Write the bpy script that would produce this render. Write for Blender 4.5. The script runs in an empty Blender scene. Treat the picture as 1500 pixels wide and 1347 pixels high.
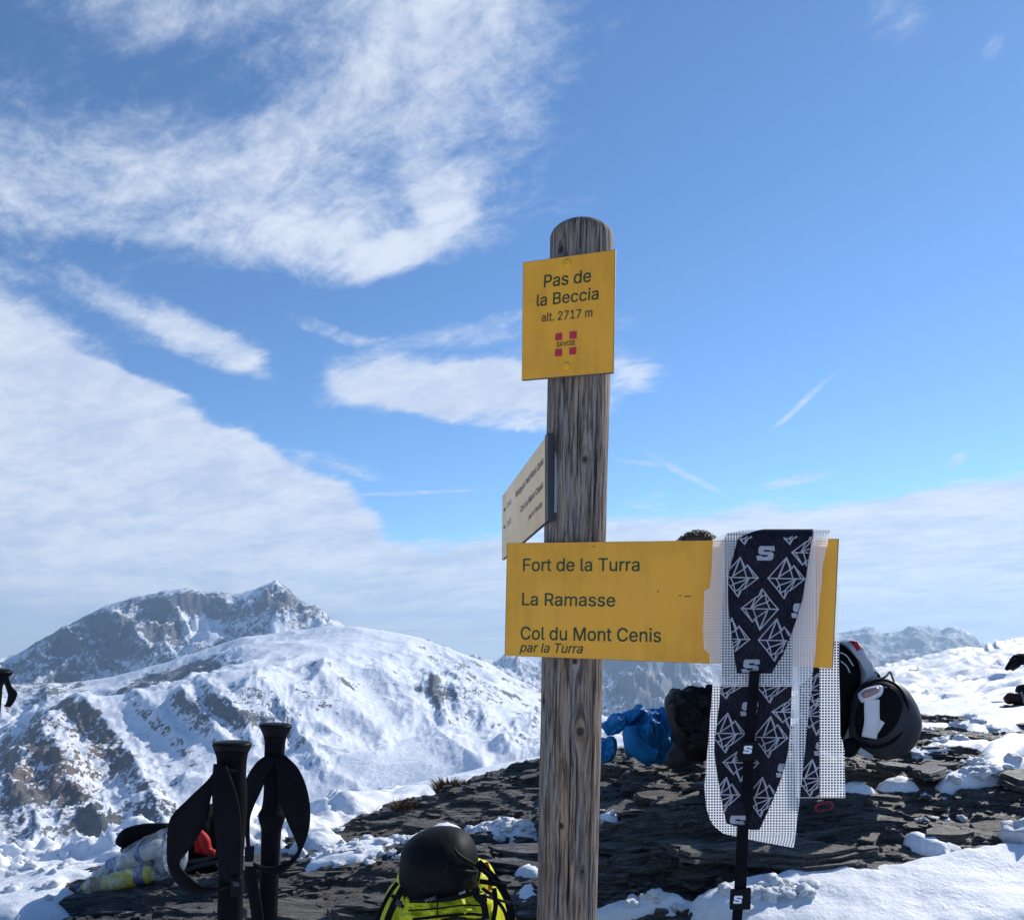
import bpy, bmesh, math, random
import numpy as np
from mathutils import Vector, Matrix

# ---------------------------------------------------------------- camera, sky, sun, exposure
SC = bpy.context.scene
COL = SC.collection
F, CX, CY, CZ = 1200.0, 750.0, 940.0, 1.3          # focal length, principal column / eye-level row of the photo, eye height
cam_d = bpy.data.cameras.new('camera')
cam = bpy.data.objects.new('camera', cam_d); COL.objects.link(cam)
cam.location = (0, 0, CZ); cam.rotation_euler = (math.radians(90), 0, 0)
cam_d.sensor_fit = 'HORIZONTAL'; cam_d.sensor_width = 36; cam_d.lens = 36 * F / 1500
cam_d.shift_y = (CY - 673.5) / 1500
cam_d.clip_start = 0.05; cam_d.clip_end = 80000
SC.camera = cam

SUN_AZ, SUN_EL = math.radians(46), math.radians(33)   # to the right of the view direction, above the frame
sun_d = bpy.data.lights.new('sun', 'SUN'); sun_d.energy = 3.9; sun_d.angle = math.radians(0.53); sun_d.color = (1.0, 0.955, 0.89)
sun = bpy.data.objects.new('sun', sun_d); COL.objects.link(sun)
SDIR = Vector((math.sin(SUN_AZ) * math.cos(SUN_EL), math.cos(SUN_AZ) * math.cos(SUN_EL), math.sin(SUN_EL)))
sun.rotation_euler = SDIR.to_track_quat('Z', 'Y').to_euler()

SC.view_settings.view_transform = 'Standard'; SC.view_settings.look = 'None'
SC.view_settings.exposure = 0.38; SC.view_settings.gamma = 1.0; SC.view_settings.use_curve_mapping = False
SC.render.engine = 'CYCLES'
SC.cycles.use_denoising = True
SC.cycles.max_bounces = 6; SC.cycles.diffuse_bounces = 3; SC.cycles.transparent_max_bounces = 16; SC.cycles.volume_bounces = 0
SC.cycles.caustics_reflective = False; SC.cycles.caustics_refractive = False


class NT:
    """small helper to write node trees"""
    def __init__(s, tree): s.t = tree; s.n = tree.nodes; s.l = tree.links
    def node(s, kind, **kw):
        nd = s.n.new(kind)
        for k, v in kw.items(): setattr(nd, k, v)
        return nd
    def put(s, sock, v):
        if isinstance(v, bpy.types.NodeSocket): s.l.new(v, sock)
        else: sock.default_value = v
    def math(s, op, a, b=0.0, c=0.0, clamp=False):
        nd = s.node('ShaderNodeMath', operation=op); nd.use_clamp = clamp
        for i, v in enumerate((a, b, c)): s.put(nd.inputs[i], v)
        return nd.outputs[0]
    def vec(s, x, y, z=0.0):
        nd = s.node('ShaderNodeCombineXYZ')
        for i, v in enumerate((x, y, z)): s.put(nd.inputs[i], v)
        return nd.outputs[0]
    def vmul(s, a, b):
        nd = s.node('ShaderNodeVectorMath', operation='MULTIPLY'); s.put(nd.inputs[0], a); s.put(nd.inputs[1], b); return nd.outputs[0]
    def noise(s, v, scale, detail=5, rough=0.55, dist=0.0):
        nd = s.node('ShaderNodeTexNoise')
        if v is not None: s.put(nd.inputs['Vector'], v)
        for k, x in (('Scale', scale), ('Detail', detail), ('Roughness', rough), ('Distortion', dist)): s.put(nd.inputs[k], x)
        return nd.outputs['Fac']
    def ramp(s, v, a, b, lo=0.0, hi=1.0, smooth=True):
        nd = s.node('ShaderNodeMapRange', interpolation_type='SMOOTHSTEP' if smooth else 'LINEAR')
        for i, x in enumerate((v, a, b, lo, hi)): s.put(nd.inputs[i], x)
        return nd.outputs[0]
    def mix(s, f, a, b):
        nd = s.node('ShaderNodeMix', data_type='RGBA'); s.put(nd.inputs[0], f)
        for sock, v in ((nd.inputs[6], a), (nd.inputs[7], b)):
            s.put(sock, v if isinstance(v, bpy.types.NodeSocket) else (*v, 1.0))
        return nd.outputs[2]
    def attr(s, name): return s.node('ShaderNodeAttribute', attribute_name=name).outputs['Fac']
    def objco(s): return s.node('ShaderNodeTexCoord').outputs['Object']
    def bump(s, h, strength, dist=0.01):
        nd = s.node('ShaderNodeBump'); s.put(nd.inputs['Strength'], strength); s.put(nd.inputs['Distance'], dist); s.put(nd.inputs['Height'], h)
        return nd.outputs['Normal']


def azel(px, row):
    az = math.atan((px - CX) / F)
    return az, math.atan((CY - row) / F * math.cos(az))


def build_world():
    w = bpy.data.worlds.new('World'); SC.world = w; w.use_nodes = True
    t = NT(w.node_tree); t.n.clear()
    sky = t.node('ShaderNodeTexSky', sky_type='NISHITA')
    sky.sun_disc = False; sky.sun_elevation = SUN_EL; sky.sun_rotation = SUN_AZ
    sky.altitude = 2700; sky.air_density = 1.0; sky.dust_density = 0.25; sky.ozone_density = 1.0
    d = t.node('ShaderNodeTexCoord').outputs['Generated']
    sp = t.node('ShaderNodeSeparateXYZ'); t.put(sp.inputs[0], d)
    x, y, z = sp.outputs
    az = t.math('ARCTAN2', x, y); el = t.math('ARCSINE', z)
    # directions on a high cloud sheet: gives the foreshortening towards the horizon
    zz = t.math('ADD', t.math('MAXIMUM', z, 0.0), 0.16)
    sheet = t.vec(t.math('DIVIDE', x, zz), t.math('DIVIDE', y, zz), 0.0)
    warp = t.node('ShaderNodeTexNoise'); t.put(warp.inputs['Vector'], sheet); warp.inputs['Scale'].default_value = 2.2; warp.inputs['Detail'].default_value = 5
    wv = t.node('ShaderNodeVectorMath', operation='SUBTRACT'); t.put(wv.inputs[0], warp.outputs['Color']); wv.inputs[1].default_value = (.5, .5, .5)
    def rot(a):
        m = t.node('ShaderNodeMapping'); m.inputs['Rotation'].default_value = (0, 0, a); t.put(m.inputs['Vector'], sheet); return m.outputs[0]
    big = t.noise(t.vmul(rot(0.5), (1.0, 1.7, 1)), 1.7, 10, 0.64, 0.4)
    fine = t.noise(t.vmul(rot(0.75), (1.0, 1.8, 1)), 6.5, 10, 0.68, 0.45)
    puff = t.noise(sheet, 30.0, 6, 0.68, 0.5)
    tex = t.math('ADD', t.math('MULTIPLY', big, 0.55), t.math('ADD', t.math('MULTIPLY', fine, 0.33), t.math('MULTIPLY', puff, 0.12)))
    wsep = t.node('ShaderNodeSeparateXYZ'); t.put(wsep.inputs[0], wv.outputs[0])
    azw = t.math('MULTIPLY_ADD', wsep.outputs[0], 0.10, az); elw = t.math('MULTIPLY_ADD', wsep.outputs[1], 0.07, el)
    dirv = t.vec(azw, elw, 0.0)
    def blob(px, row, rx, ry, ang, weight, soft=0.5):
        a, e = azel(px, row)
        m = t.node('ShaderNodeMapping', vector_type='TEXTURE'); t.put(m.inputs['Vector'], dirv)
        m.inputs['Location'].default_value = (a, e, 0); m.inputs['Rotation'].default_value = (0, 0, math.radians(ang))
        m.inputs['Scale'].default_value = (rx / F, ry / F, 1)
        ln = t.node('ShaderNodeVectorMath', operation='LENGTH'); t.put(ln.inputs[0], m.outputs[0])
        return t.ramp(ln.outputs['Value'], 1.0 + soft, 1.0 - soft, 0.0, weight)
    cov = 0.30
    for b in CLOUDS: cov = t.math('ADD', cov, blob(*b))
    # the veil thickens towards the horizon all round
    cov = t.math('ADD', cov, t.ramp(el, 0.17, 0.035, 0.0, 0.62))
    calm = t.ramp(cov, 0.75, 1.15, 2.5, 0.85)      # thick sheets are smoother than the wisps
    dens = t.math('ADD', cov, t.math('MULTIPLY', t.math('SUBTRACT', tex, 0.5), calm))
    alpha = t.ramp(dens, 0.36, 1.08, 0.0, 0.90)
    trails = None
    for (x0, y0, x1, y1, wd, op) in TRAILS:
        (a0, e0), (a1, e1) = azel(x0, y0), azel(x1, y1)
        m = t.node('ShaderNodeMapping', vector_type='TEXTURE'); t.put(m.inputs['Vector'], t.vec(t.math('MULTIPLY_ADD', wsep.outputs[0], 0.012, az), t.math('MULTIPLY_ADD', wsep.outputs[1], 0.012, el), 0))
        m.inputs['Location'].default_value = ((a0 + a1) / 2, (e0 + e1) / 2, 0); m.inputs['Rotation'].default_value = (0, 0, math.atan2(e1 - e0, a1 - a0))
        m.inputs['Scale'].default_value = (math.hypot(a1 - a0, e1 - e0) / 2, wd / F, 1)
        ln = t.node('ShaderNodeVectorMath', operation='LENGTH'); t.put(ln.inputs[0], m.outputs[0])
        v = t.ramp(ln.outputs['Value'], 1.0, 0.25, 0.0, op)
        trails = v if trails is None else t.math('MAXIMUM', trails, v)
    trails = t.math('MULTIPLY', trails, t.ramp(fine, 0.35, 0.6, 0.35, 1.0))
    alpha = t.math('MAXIMUM', alpha, trails)
    shade = t.ramp(tex, 0.36, 0.62, 0.0, 1.0)
    ccol = t.mix(shade, CLOUD_DARK, CLOUD_LIGHT)
    bg1 = t.node('ShaderNodeBackground'); t.put(bg1.inputs[0], t.mix(1.0, (0, 0, 0), sky.outputs[0])); bg1.inputs[1].default_value = SKY_STRENGTH
    tint = t.node('ShaderNodeMix', data_type='RGBA', blend_type='MULTIPLY'); tint.inputs[0].default_value = 1.0
    t.put(tint.inputs[6], sky.outputs[0]); tint.inputs[7].default_value = (*SKY_TINT, 1); t.put(bg1.inputs[0], tint.outputs[2])
    bg2 = t.node('ShaderNodeBackground'); t.put(bg2.inputs[0], ccol); bg2.inputs[1].default_value = 1.0
    mx = t.node('ShaderNodeMixShader'); t.put(mx.inputs[0], alpha); t.l.new(bg1.outputs[0], mx.inputs[1]); t.l.new(bg2.outputs[0], mx.inputs[2])
    out = t.node('ShaderNodeOutputWorld'); t.l.new(mx.outputs[0], out.inputs[0])


SKY_STRENGTH = 0.112
SKY_TINT = (0.68, 0.93, 1.13)
CLOUD_DARK, CLOUD_LIGHT = (0.42, 0.50, 0.66), (0.62, 0.67, 0.76)
CLOUDS = [  # column, row, half length, half height, tilt (degrees), weight, edge softness
    (120, 150, 420, 200, 0, 0.25, 0.6), (480, 260, 250, 75, -14, 0.20, 0.6), (110, 310, 330, 80, 4, 0.26, 0.5), (700, 130, 200, 120, -35, 0.26, 0.6), (560, 40, 330, 60, 0, 0.22, 0.6),
    (640, 285, 60, 40, -40, 0.25, 0.5), (565, 370, 80, 28, 20, 0.40, 0.5), (340, 110, 130, 34, 12, -0.28, 0.7), (60, 40, 120, 40, 0, -0.15, 0.7),
    (40, 660, 330, 150, -26, 0.80, 0.22), (320, 690, 270, 62, -24, 0.80, 0.25), (420, 785, 165, 36, -12, 0.70, 0.3), (150, 790, 330, 80, 0, 0.35, 0.5), (500, 680, 80, 18, -16, 0.35, 0.4),
    (265, 482, 130, 36, -22, 0.42, 0.5), (320, 505, 70, 26, -20, 0.22, 0.5), (425, 525, 40, 40, 0, -0.45, 0.5), (480, 474, 60, 12, -14, 0.40, 0.5),
    (665, 580, 235, 40, -5, 0.75, 0.3), (780, 560, 200, 34, 4, 0.45, 0.35), (760, 490, 190, 24, 6, 0.42, 0.5), (930, 520, 60, 30, -20, 0.25, 0.6),
    (1200, 835, 600, 95, 3, 0.85, 0.3), (1385, 745, 42, 20, -20, 0.55, 0.5), (690, 815, 110, 24, 0, 0.34, 0.5), (1480, 720, 60, 30, 0, 0.25, 0.6),
    (1300, 25, 50, 40, 40, 0.34, 0.7), (1360, 40, 30, 26, 40, 0.24, 0.7), (1470, 45, 20, 12, 20, 0.34, 0.7),
    (1150, 330, 330, 240, 0, -0.34, 0.6), (1200, 620, 380, 80, 0, -0.26, 0.5), (330, 415, 360, 34, -4, -0.30, 0.5), (650, 715, 130, 60, 30, -0.45, 0.5), (390, 590, 220, 24, -26, -0.30, 0.6), (640, 440, 130, 30, 0, -0.20, 0.6),
]
TRAILS = [(1110, 645, 1242, 532, 6, 0.60), (930, 655, 1075, 732, 7, 0.60), (1078, 722, 1240, 686, 9, 0.60), (890, 675, 1010, 686, 5, 0.5),
          (470, 729, 740, 713, 4, 0.65), (1380, 690, 1420, 660, 10, 0.5)]
build_world()


# ---------------------------------------------------------------- helpers
def W(px, row, y):
    """place in the world of what the photo shows at (px,row), standing y metres ahead of the eye"""
    return Vector(((px - CX) / F * y, y, CZ + (CY - row) / F * y))

def onplane(px, row, p, n):
    d = Vector(((px - CX) / F, 1.0, (CY - row) / F)); c = Vector((0, 0, CZ))
    return c + d * ((p - c).dot(n) / d.dot(n))

RS = np.random.RandomState(7)
_perm = np.tile(RS.permutation(512), 3)
_ang = RS.rand(512) * 2 * np.pi
_gx, _gy = np.cos(_ang), np.sin(_ang)
def perlin(x, y):
    x = np.asarray(x, float); y = np.asarray(y, float)
    xi = np.floor(x).astype(np.int64); yi = np.floor(y).astype(np.int64)
    xf = x - xi; yf = y - yi; xi &= 511; yi &= 511
    u = xf ** 3 * (xf * (xf * 6 - 15) + 10); v = yf ** 3 * (yf * (yf * 6 - 15) + 10)
    def g(i, j, dx, dy):
        h = _perm[_perm[i & 511] + (j & 511)]
        return _gx[h] * dx + _gy[h] * dy
    a = g(xi, yi, xf, yf); b = g(xi + 1, yi, xf - 1, yf); c = g(xi, yi + 1, xf, yf - 1); d = g(xi + 1, yi + 1, xf - 1, yf - 1)
    return ((a + u * (b - a)) * (1 - v) + (c + u * (d - c)) * v) * 1.5
def fbm(x, y, o=5, g=0.5, l=2.03):
    s = 0; a = 1.0; n = 0
    for i in range(o):
        s = s + a * perlin(x + 17.3 * i, y - 9.1 * i); n += a; a *= g; x = x * l; y = y * l
    return s / n
def ridged(x, y, o=6, g=0.55, l=2.05):
    s = 0; a = 1.0; n = 0; w = 1.0
    for i in range(o):
        r = (1 - np.abs(perlin(x + 31.7 * i, y + 5.3 * i))) ** 2
        s = s + a * r * w; n += a; w = np.clip(r * 1.6, 0, 1); a *= g; x = x * l; y = y * l
    return s / n
def sstep(a, b, x):
    t = np.clip((x - a) / (b - a), 0, 1); return t * t * (3 - 2 * t)

def mesh_np(name, V, quads=None, tris=None, smooth=True, mat=None):
    me = bpy.data.meshes.new(name)
    V = np.asarray(V, np.float32).reshape(-1, 3); me.vertices.add(len(V)); me.vertices.foreach_set('co', V.ravel())
    parts = [(np.asarray(a, np.int32).reshape(-1, k), k) for a, k in ((quads, 4), (tris, 3)) if a is not None and len(a)]
    idx = np.concatenate([a.ravel() for a, k in parts]); tot = np.concatenate([np.full(len(a), k, np.int32) for a, k in parts])
    me.loops.add(len(idx)); me.loops.foreach_set('vertex_index', idx)
    me.polygons.add(len(tot)); st = np.zeros(len(tot), np.int32); st[1:] = np.cumsum(tot)[:-1]
    me.polygons.foreach_set('loop_start', st); me.polygons.foreach_set('loop_total', tot)
    me.polygons.foreach_set('use_smooth', np.full(len(tot), smooth, bool))
    me.update(calc_edges=True); me.validate()
    if mat: me.materials.append(mat)
    return me
def grid_quads(n, m, wrap=False):
    i = np.arange(n - 1)[:, None]; j = np.arange(m if wrap else m - 1)[None, :]; k = (j + 1) % m
    return np.stack([i * m + j, i * m + k, (i + 1) * m + k, (i + 1) * m + j], -1).reshape(-1, 4)
def add_attr(me, name, v):
    a = me.attributes.new(name, 'FLOAT', 'POINT'); a.data.foreach_set('value', np.asarray(v, np.float32).ravel())

def link(name, me, parent=None, label=None, cat=None, group=None, kind=None):
    o = bpy.data.objects.new(name, me); COL.objects.link(o)
    if parent is not None:
        o.parent = parent; o.matrix_parent_inverse = parent.matrix_basis.inverted()
    return tag(o, label, cat, group, kind)
def tag(o, label=None, cat=None, group=None, kind=None):
    for k, v in (('label', label), ('category', cat), ('group', group), ('kind', kind)):
        if v: o[k] = v
    return o
def thing(name, loc, label, cat, group=None):
    o = bpy.data.objects.new(name, None); COL.objects.link(o); o.location = loc; o.empty_display_size = 0.05
    return tag(o, label, cat, group)

# ---------------------------------------------------------------- materials
def new_mat(name):
    m = bpy.data.materials.new(name); m.use_nodes = True
    t = NT(m.node_tree); b = t.n['Principled BSDF']
    return m, t, b
def mat_cloth(name, col, rough=0.75, var=0.25, scale=60, bump=0.25, sheen=0.0, spec=0.18):
    m, t, b = new_mat(name); co = t.objco()
    n = t.noise(co, scale, 6, 0.6); n2 = t.noise(co, scale * 0.12, 3, 0.5)
    f = t.math('ADD', t.math('MULTIPLY', n, 0.5), t.math('MULTIPLY', n2, 0.5))
    t.put(b.inputs['Base Color'], t.mix(t.ramp(f, 0.3, 0.7), [c * (1 - var) for c in col], [min(1, c * (1 + var)) for c in col]))
    b.inputs['Roughness'].default_value = rough; b.inputs['Specular IOR Level'].default_value = spec
    if sheen: b.inputs['Sheen Weight'].default_value = sheen
    t.put(b.inputs['Normal'], t.bump(n, bump, 0.002))
    return m
def mat_paint(name, col, rough=0.35, dirt=0.12, scale=9, spec=0.5):
    m, t, b = new_mat(name); co = t.objco()
    n = t.noise(co, scale, 8, 0.65); s = t.noise(t.vmul(co, (40, 40, 6)), 1.0, 4, 0.6)
    f = t.ramp(t.math('ADD', t.math('MULTIPLY', n, 0.7), t.math('MULTIPLY', s, 0.3)), 0.42, 0.68)
    t.put(b.inputs['Base Color'], t.mix(f, col, [c * (1 - dirt) for c in col]))
    t.put(b.inputs['Roughness'], t.ramp(n, 0.3, 0.7, rough, min(1, rough + 0.2))); b.inputs['Specular IOR Level'].default_value = spec
    return m
M = {}
M['black_cloth'] = mat_cloth('black_cloth', (0.007, 0.007, 0.009), 0.7, 0.3, 80, 0.3, spec=0.06)
M['black_plastic'] = mat_cloth('black_plastic', (0.008, 0.008, 0.010), 0.45, 0.2, 40, 0.1, spec=0.06)
M['foam_grip'] = mat_cloth('foam_grip', (0.006, 0.006, 0.008), 0.85, 0.3, 300, 0.35, spec=0.06)
M['webbing'] = mat_cloth('webbing', (0.007, 0.007, 0.010), 0.8, 0.3, 400, 0.4, spec=0.06)
M['grey_cloth'] = mat_cloth('grey_cloth', (0.44, 0.46, 0.50), 0.75, 0.15, 60, 0.3)
M['shell_grey'] = mat_cloth('shell_grey', (0.040, 0.043, 0.052), 0.5, 0.15, 30, 0.12, spec=0.12)
M['white_cloth'] = mat_cloth('white_cloth', (0.72, 0.72, 0.76), 0.6, 0.06, 60, 0.2)
M['lens_pink'] = mat_paint('lens_pink', (0.35, 0.22, 0.20), 0.15)
M['red_cloth'] = mat_cloth('red_cloth', (0.42, 0.02, 0.02), 0.6, 0.25, 30, 0.3)
M['orange_cloth'] = mat_cloth('orange_cloth', (0.55, 0.12, 0.03), 0.6, 0.2, 30, 0.3)
M['blue_cloth'] = mat_cloth('blue_cloth', (0.008, 0.155, 0.38), 0.55, 0.2, 14, 0.25)
M['yellow_cloth'] = mat_cloth('yellow_cloth', (0.60, 0.60, 0.018), 0.5, 0.14, 30, 0.25)
M['dark_blue'] = mat_paint('dark_blue', (0.03, 0.05, 0.16), 0.4)
M['label_blue'] = mat_paint('label_blue', (0.07, 0.13, 0.30), 0.4)
M['sign_yellow'] = mat_paint('sign_yellow', (0.90, 0.40, 0.018), 0.38, 0.22, 5)
M['bolt_yellow'] = mat_paint('bolt_yellow', (0.80, 0.42, 0.01), 0.5)
M['sign_edge'] = mat_paint('sign_edge', (0.11, 0.09, 0.075), 0.5)
M['dark_metal'] = mat_paint('dark_metal', (0.03, 0.03, 0.035), 0.45)
M['grey_metal'] = mat_paint('grey_metal', (0.22, 0.24, 0.28), 0.4)
M['ink_green'] = mat_paint('ink_green', (0.010, 0.050, 0.010), 0.45)
M['ink_brown'] = mat_paint('ink_brown', (0.05, 0.035, 0.02), 0.45)
M['emblem_red'] = mat_paint('emblem_red', (0.50, 0.02, 0.035), 0.4)
M['print_white'] = mat_cloth('print_white', (0.36, 0.36, 0.40), 0.8, 0.2, 300, 0.2)
M['print_bright'] = mat_cloth('print_bright', (0.70, 0.74, 0.82), 0.6, 0.05, 100, 0.1)
M['carabiner_red'] = mat_paint('carabiner_red', (0.35, 0.03, 0.04), 0.3)
M['hair'] = mat_cloth('hair', (0.11, 0.068, 0.042), 0.5, 0.5, 120, 0.5)
M['skin'] = mat_cloth('skin', (0.50, 0.30, 0.22), 0.5, 0.08, 40, 0.1)
M['dry_grass'] = mat_cloth('dry_grass', (0.14, 0.085, 0.045), 0.8, 0.4, 50, 0.1)
M['pole_metal'] = mat_paint('pole_metal', (0.10, 0.10, 0.11), 0.35)

def mat_plush():
    m, t, b = new_mat('skin_plush'); co = t.objco()
    n = t.noise(t.vmul(co, (1, 1, 0.35)), 420, 4, 0.7); n2 = t.noise(co, 14, 4, 0.6)
    f = t.math('ADD', t.math('MULTIPLY', n, 0.65), t.math('MULTIPLY', n2, 0.35))
    t.put(b.inputs['Base Color'], t.mix(t.ramp(f, 0.35, 0.7), (0.007, 0.007, 0.012), (0.030, 0.030, 0.046)))
    b.inputs['Roughness'].default_value = 0.9; b.inputs['Specular IOR Level'].default_value = 0.05
    t.put(b.inputs['Normal'], t.bump(n, 0.5, 0.002)); return m
M['plush'] = mat_plush()

def mat_net():
    m, t, b = new_mat('skin_saver_net')
    uv = t.node('ShaderNodeAttribute', attribute_name='cell').outputs['Vector']
    sp = t.node('ShaderNodeSeparateXYZ'); t.put(sp.inputs[0], uv)
    def thread(c, duty): return t.math('LESS_THAN', t.math('FRACT', c), duty)
    f = t.math('MAXIMUM', thread(sp.outputs[0], 0.36), thread(sp.outputs[1], 0.40))
    b.inputs['Base Color'].default_value = (0.93, 0.93, 0.93, 1); b.inputs['Roughness'].default_value = 0.45
    b.inputs['Transmission Weight'].default_value = 0.0
    tl = t.node('ShaderNodeBsdfTranslucent'); tl.inputs[0].default_value = (0.8, 0.8, 0.8, 1)
    m1 = t.node('ShaderNodeMixShader'); m1.inputs[0].default_value = 0.35
    t.l.new(b.outputs[0], m1.inputs[1]); t.l.new(tl.outputs[0], m1.inputs[2])
    tr = t.node('ShaderNodeBsdfTransparent'); mx = t.node('ShaderNodeMixShader'); t.put(mx.inputs[0], f)
    t.l.new(tr.outputs[0], mx.inputs[1]); t.l.new(m1.outputs[0], mx.inputs[2]); t.l.new(mx.outputs[0], t.n['Material Output'].inputs[0])
    return m
M['net'] = mat_net()

def mat_film():
    m, t, b = new_mat('clear_film'); co = t.objco(); n = t.noise(co, 25, 6, 0.6, 1.0)
    b.inputs['Base Color'].default_value = (0.9, 0.92, 0.95, 1); b.inputs['Roughness'].default_value = 0.12
    t.put(b.inputs['Normal'], t.bump(n, 0.9, 0.01))
    tr = t.node('ShaderNodeBsdfTransparent'); tr.inputs[0].default_value = (0.93, 0.95, 0.97, 1)
    mx = t.node('ShaderNodeMixShader'); t.put(mx.inputs[0], t.ramp(n, 0.38, 0.70, 0.08, 0.45))
    t.l.new(tr.outputs[0], mx.inputs[1]); t.l.new(b.outputs[0], mx.inputs[2]); t.l.new(mx.outputs[0], t.n['Material Output'].inputs[0]); return m
M['film'] = mat_film()
def mat_liquid(name, col, rough=0.1):
    m, t, b = new_mat(name); b.inputs['Base Color'].default_value = (*col, 1); b.inputs['Roughness'].default_value = rough
    tl = t.node('ShaderNodeBsdfTranslucent'); tl.inputs[0].default_value = (*col, 1)
    mx = t.node('ShaderNodeMixShader'); mx.inputs[0].default_value = 0.45
    t.l.new(b.outputs[0], mx.inputs[1]); t.l.new(tl.outputs[0], mx.inputs[2]); t.l.new(mx.outputs[0], t.n['Material Output'].inputs[0]); return m
M['lemonade'] = mat_liquid('lemonade', (0.75, 0.68, 0.03)); M['amber'] = mat_liquid('amber', (0.45, 0.32, 0.12)); M['milky'] = mat_liquid('milky', (0.70, 0.72, 0.66))

def mat_snow(name='snow', scale=1.0):
    m, t, b = new_mat(name); co = t.objco()
    n = t.noise(co, 55 * scale, 6, 0.65); g = t.noise(co, 9 * scale, 5, 0.6); fn = t.noise(co, 420 * scale, 3, 0.6)
    t.put(b.inputs['Base Color'], t.mix(t.ramp(g, 0.3, 0.7), (0.80, 0.84, 0.89), (0.87, 0.89, 0.92)))
    b.inputs['Roughness'].default_value = 0.55; b.inputs['Specular IOR Level'].default_value = 0.35
    h = t.math('ADD', t.math('MULTIPLY', n, 0.6), t.math('ADD', t.math('MULTIPLY', g, 1.2), t.math('MULTIPLY', fn, 0.22)))
    t.put(b.inputs['Normal'], t.bump(h, 0.55, 0.016)); return m
M['snow'] = mat_snow()

def mat_rock():
    m, t, b = new_mat('schist'); co = t.node('ShaderNodeNewGeometry').outputs['Position']
    lay = t.noise(t.vmul(co, (0.55, 1.0, 6.5)), 20, 10, 0.74, 0.6)
    thin = t.noise(t.vmul(co, (0.5, 1.2, 9.0)), 60, 6, 0.65, 0.4)
    sp = t.node('ShaderNodeSeparateXYZ'); t.put(sp.inputs[0], co)
    wob = t.noise(co, 3.0, 4, 0.6)
    bed = t.math('ADD', t.math('ADD', sp.outputs[2], t.math('MULTIPLY', sp.outputs[1], 0.30)), t.math('ADD', t.math('MULTIPLY', sp.outputs[0], -0.07), t.math('MULTIPLY', wob, 0.10)))
    lam = t.noise(t.vec(t.math('MULTIPLY', sp.outputs[0], 7.0), t.math('MULTIPLY', bed, 120.0), t.math('MULTIPLY', sp.outputs[1], 3.0)), 1.0, 8, 0.72, 0.3)
    big = t.noise(co, 2.2, 5, 0.6, 0.5); speck = t.noise(co, 160, 4, 0.7)
    f = t.math('ADD', t.math('MULTIPLY', lam, 0.55), t.math('ADD', t.math('MULTIPLY', lay, 0.25), t.math('MULTIPLY', speck, 0.2)))
    c1 = t.mix(t.ramp(f, 0.41, 0.60), (0.014, 0.014, 0.016), (0.200, 0.192, 0.185))
    c2 = t.mix(t.ramp(f, 0.41, 0.60), (0.018, 0.016, 0.014), (0.235, 0.205, 0.165))
    c = t.mix(t.ramp(big, 0.42, 0.62), c1, c2)
    c = t.mix(t.ramp(speck, 0.58, 0.70, 0.0, 0.75), c, (0.34, 0.33, 0.31))
    t.put(b.inputs['Base Color'], c); t.put(b.inputs['Roughness'], t.ramp(lay, 0.3, 0.7, 0.45, 0.75)); b.inputs['Specular IOR Level'].default_value = 0.45
    h = t.math('ADD', t.math('MULTIPLY', lay, 0.6), t.math('ADD', t.math('MULTIPLY', lam, 1.1), t.math('MULTIPLY', speck, 0.25)))
    t.put(b.inputs['Normal'], t.bump(h, 1.0, 0.028)); return m
M['rock'] = mat_rock()

def mat_mountain():
    m, t, b = new_mat('mountain_snow_and_rock'); co = t.objco()
    rock, brown = t.attr('rock'), t.attr('brown')
    n1 = t.noise(t.vmul(co, (1, 1, 0.55)), 1 / 60, 9, 0.70, 0.8); n2 = t.noise(t.vmul(co, (1, 1, 1.6)), 1 / 16, 7, 0.72, 0.6)
    n3 = t.noise(t.vmul(co, (1, 1, 2.2)), 1 / 170, 5, 0.6, 0.8); n4 = t.noise(t.vmul(co, (1, 1, 1.8)), 1 / 6.5, 4, 0.7, 0.3)
    f = t.math('ADD', t.math('MULTIPLY', n1, 0.32), t.math('ADD', t.math('MULTIPLY', n2, 0.30), t.math('ADD', t.math('MULTIPLY', n4, 0.14), t.math('MULTIPLY', n3, 0.24))))
    k = t.ramp(t.math('ADD', rock, t.math('MULTIPLY', t.math('SUBTRACT', f, 0.5), 5.0)), 0.47, 0.58)
    snow = t.mix(n1, (0.80, 0.84, 0.90), (0.87, 0.89, 0.93))
    rk = t.mix(t.ramp(n2, 0.3, 0.7), (0.055, 0.058, 0.066), (0.15, 0.15, 0.155))
    bk = t.mix(t.ramp(n2, 0.3, 0.7), (0.085, 0.065, 0.05), (0.17, 0.125, 0.095))
    t.put(b.inputs['Base Color'], t.mix(k, snow, t.mix(brown, rk, bk)))
    b.inputs['Roughness'].default_value = 0.7; b.inputs['Specular IOR Level'].default_value = 0.2
    t.put(b.inputs['Normal'], t.bump(t.math('ADD', t.math('MULTIPLY', n1, 0.7), t.math('MULTIPLY', n2, 0.5)), 0.6, 12.0)); return m
M['mountain'] = mat_mountain()

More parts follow.
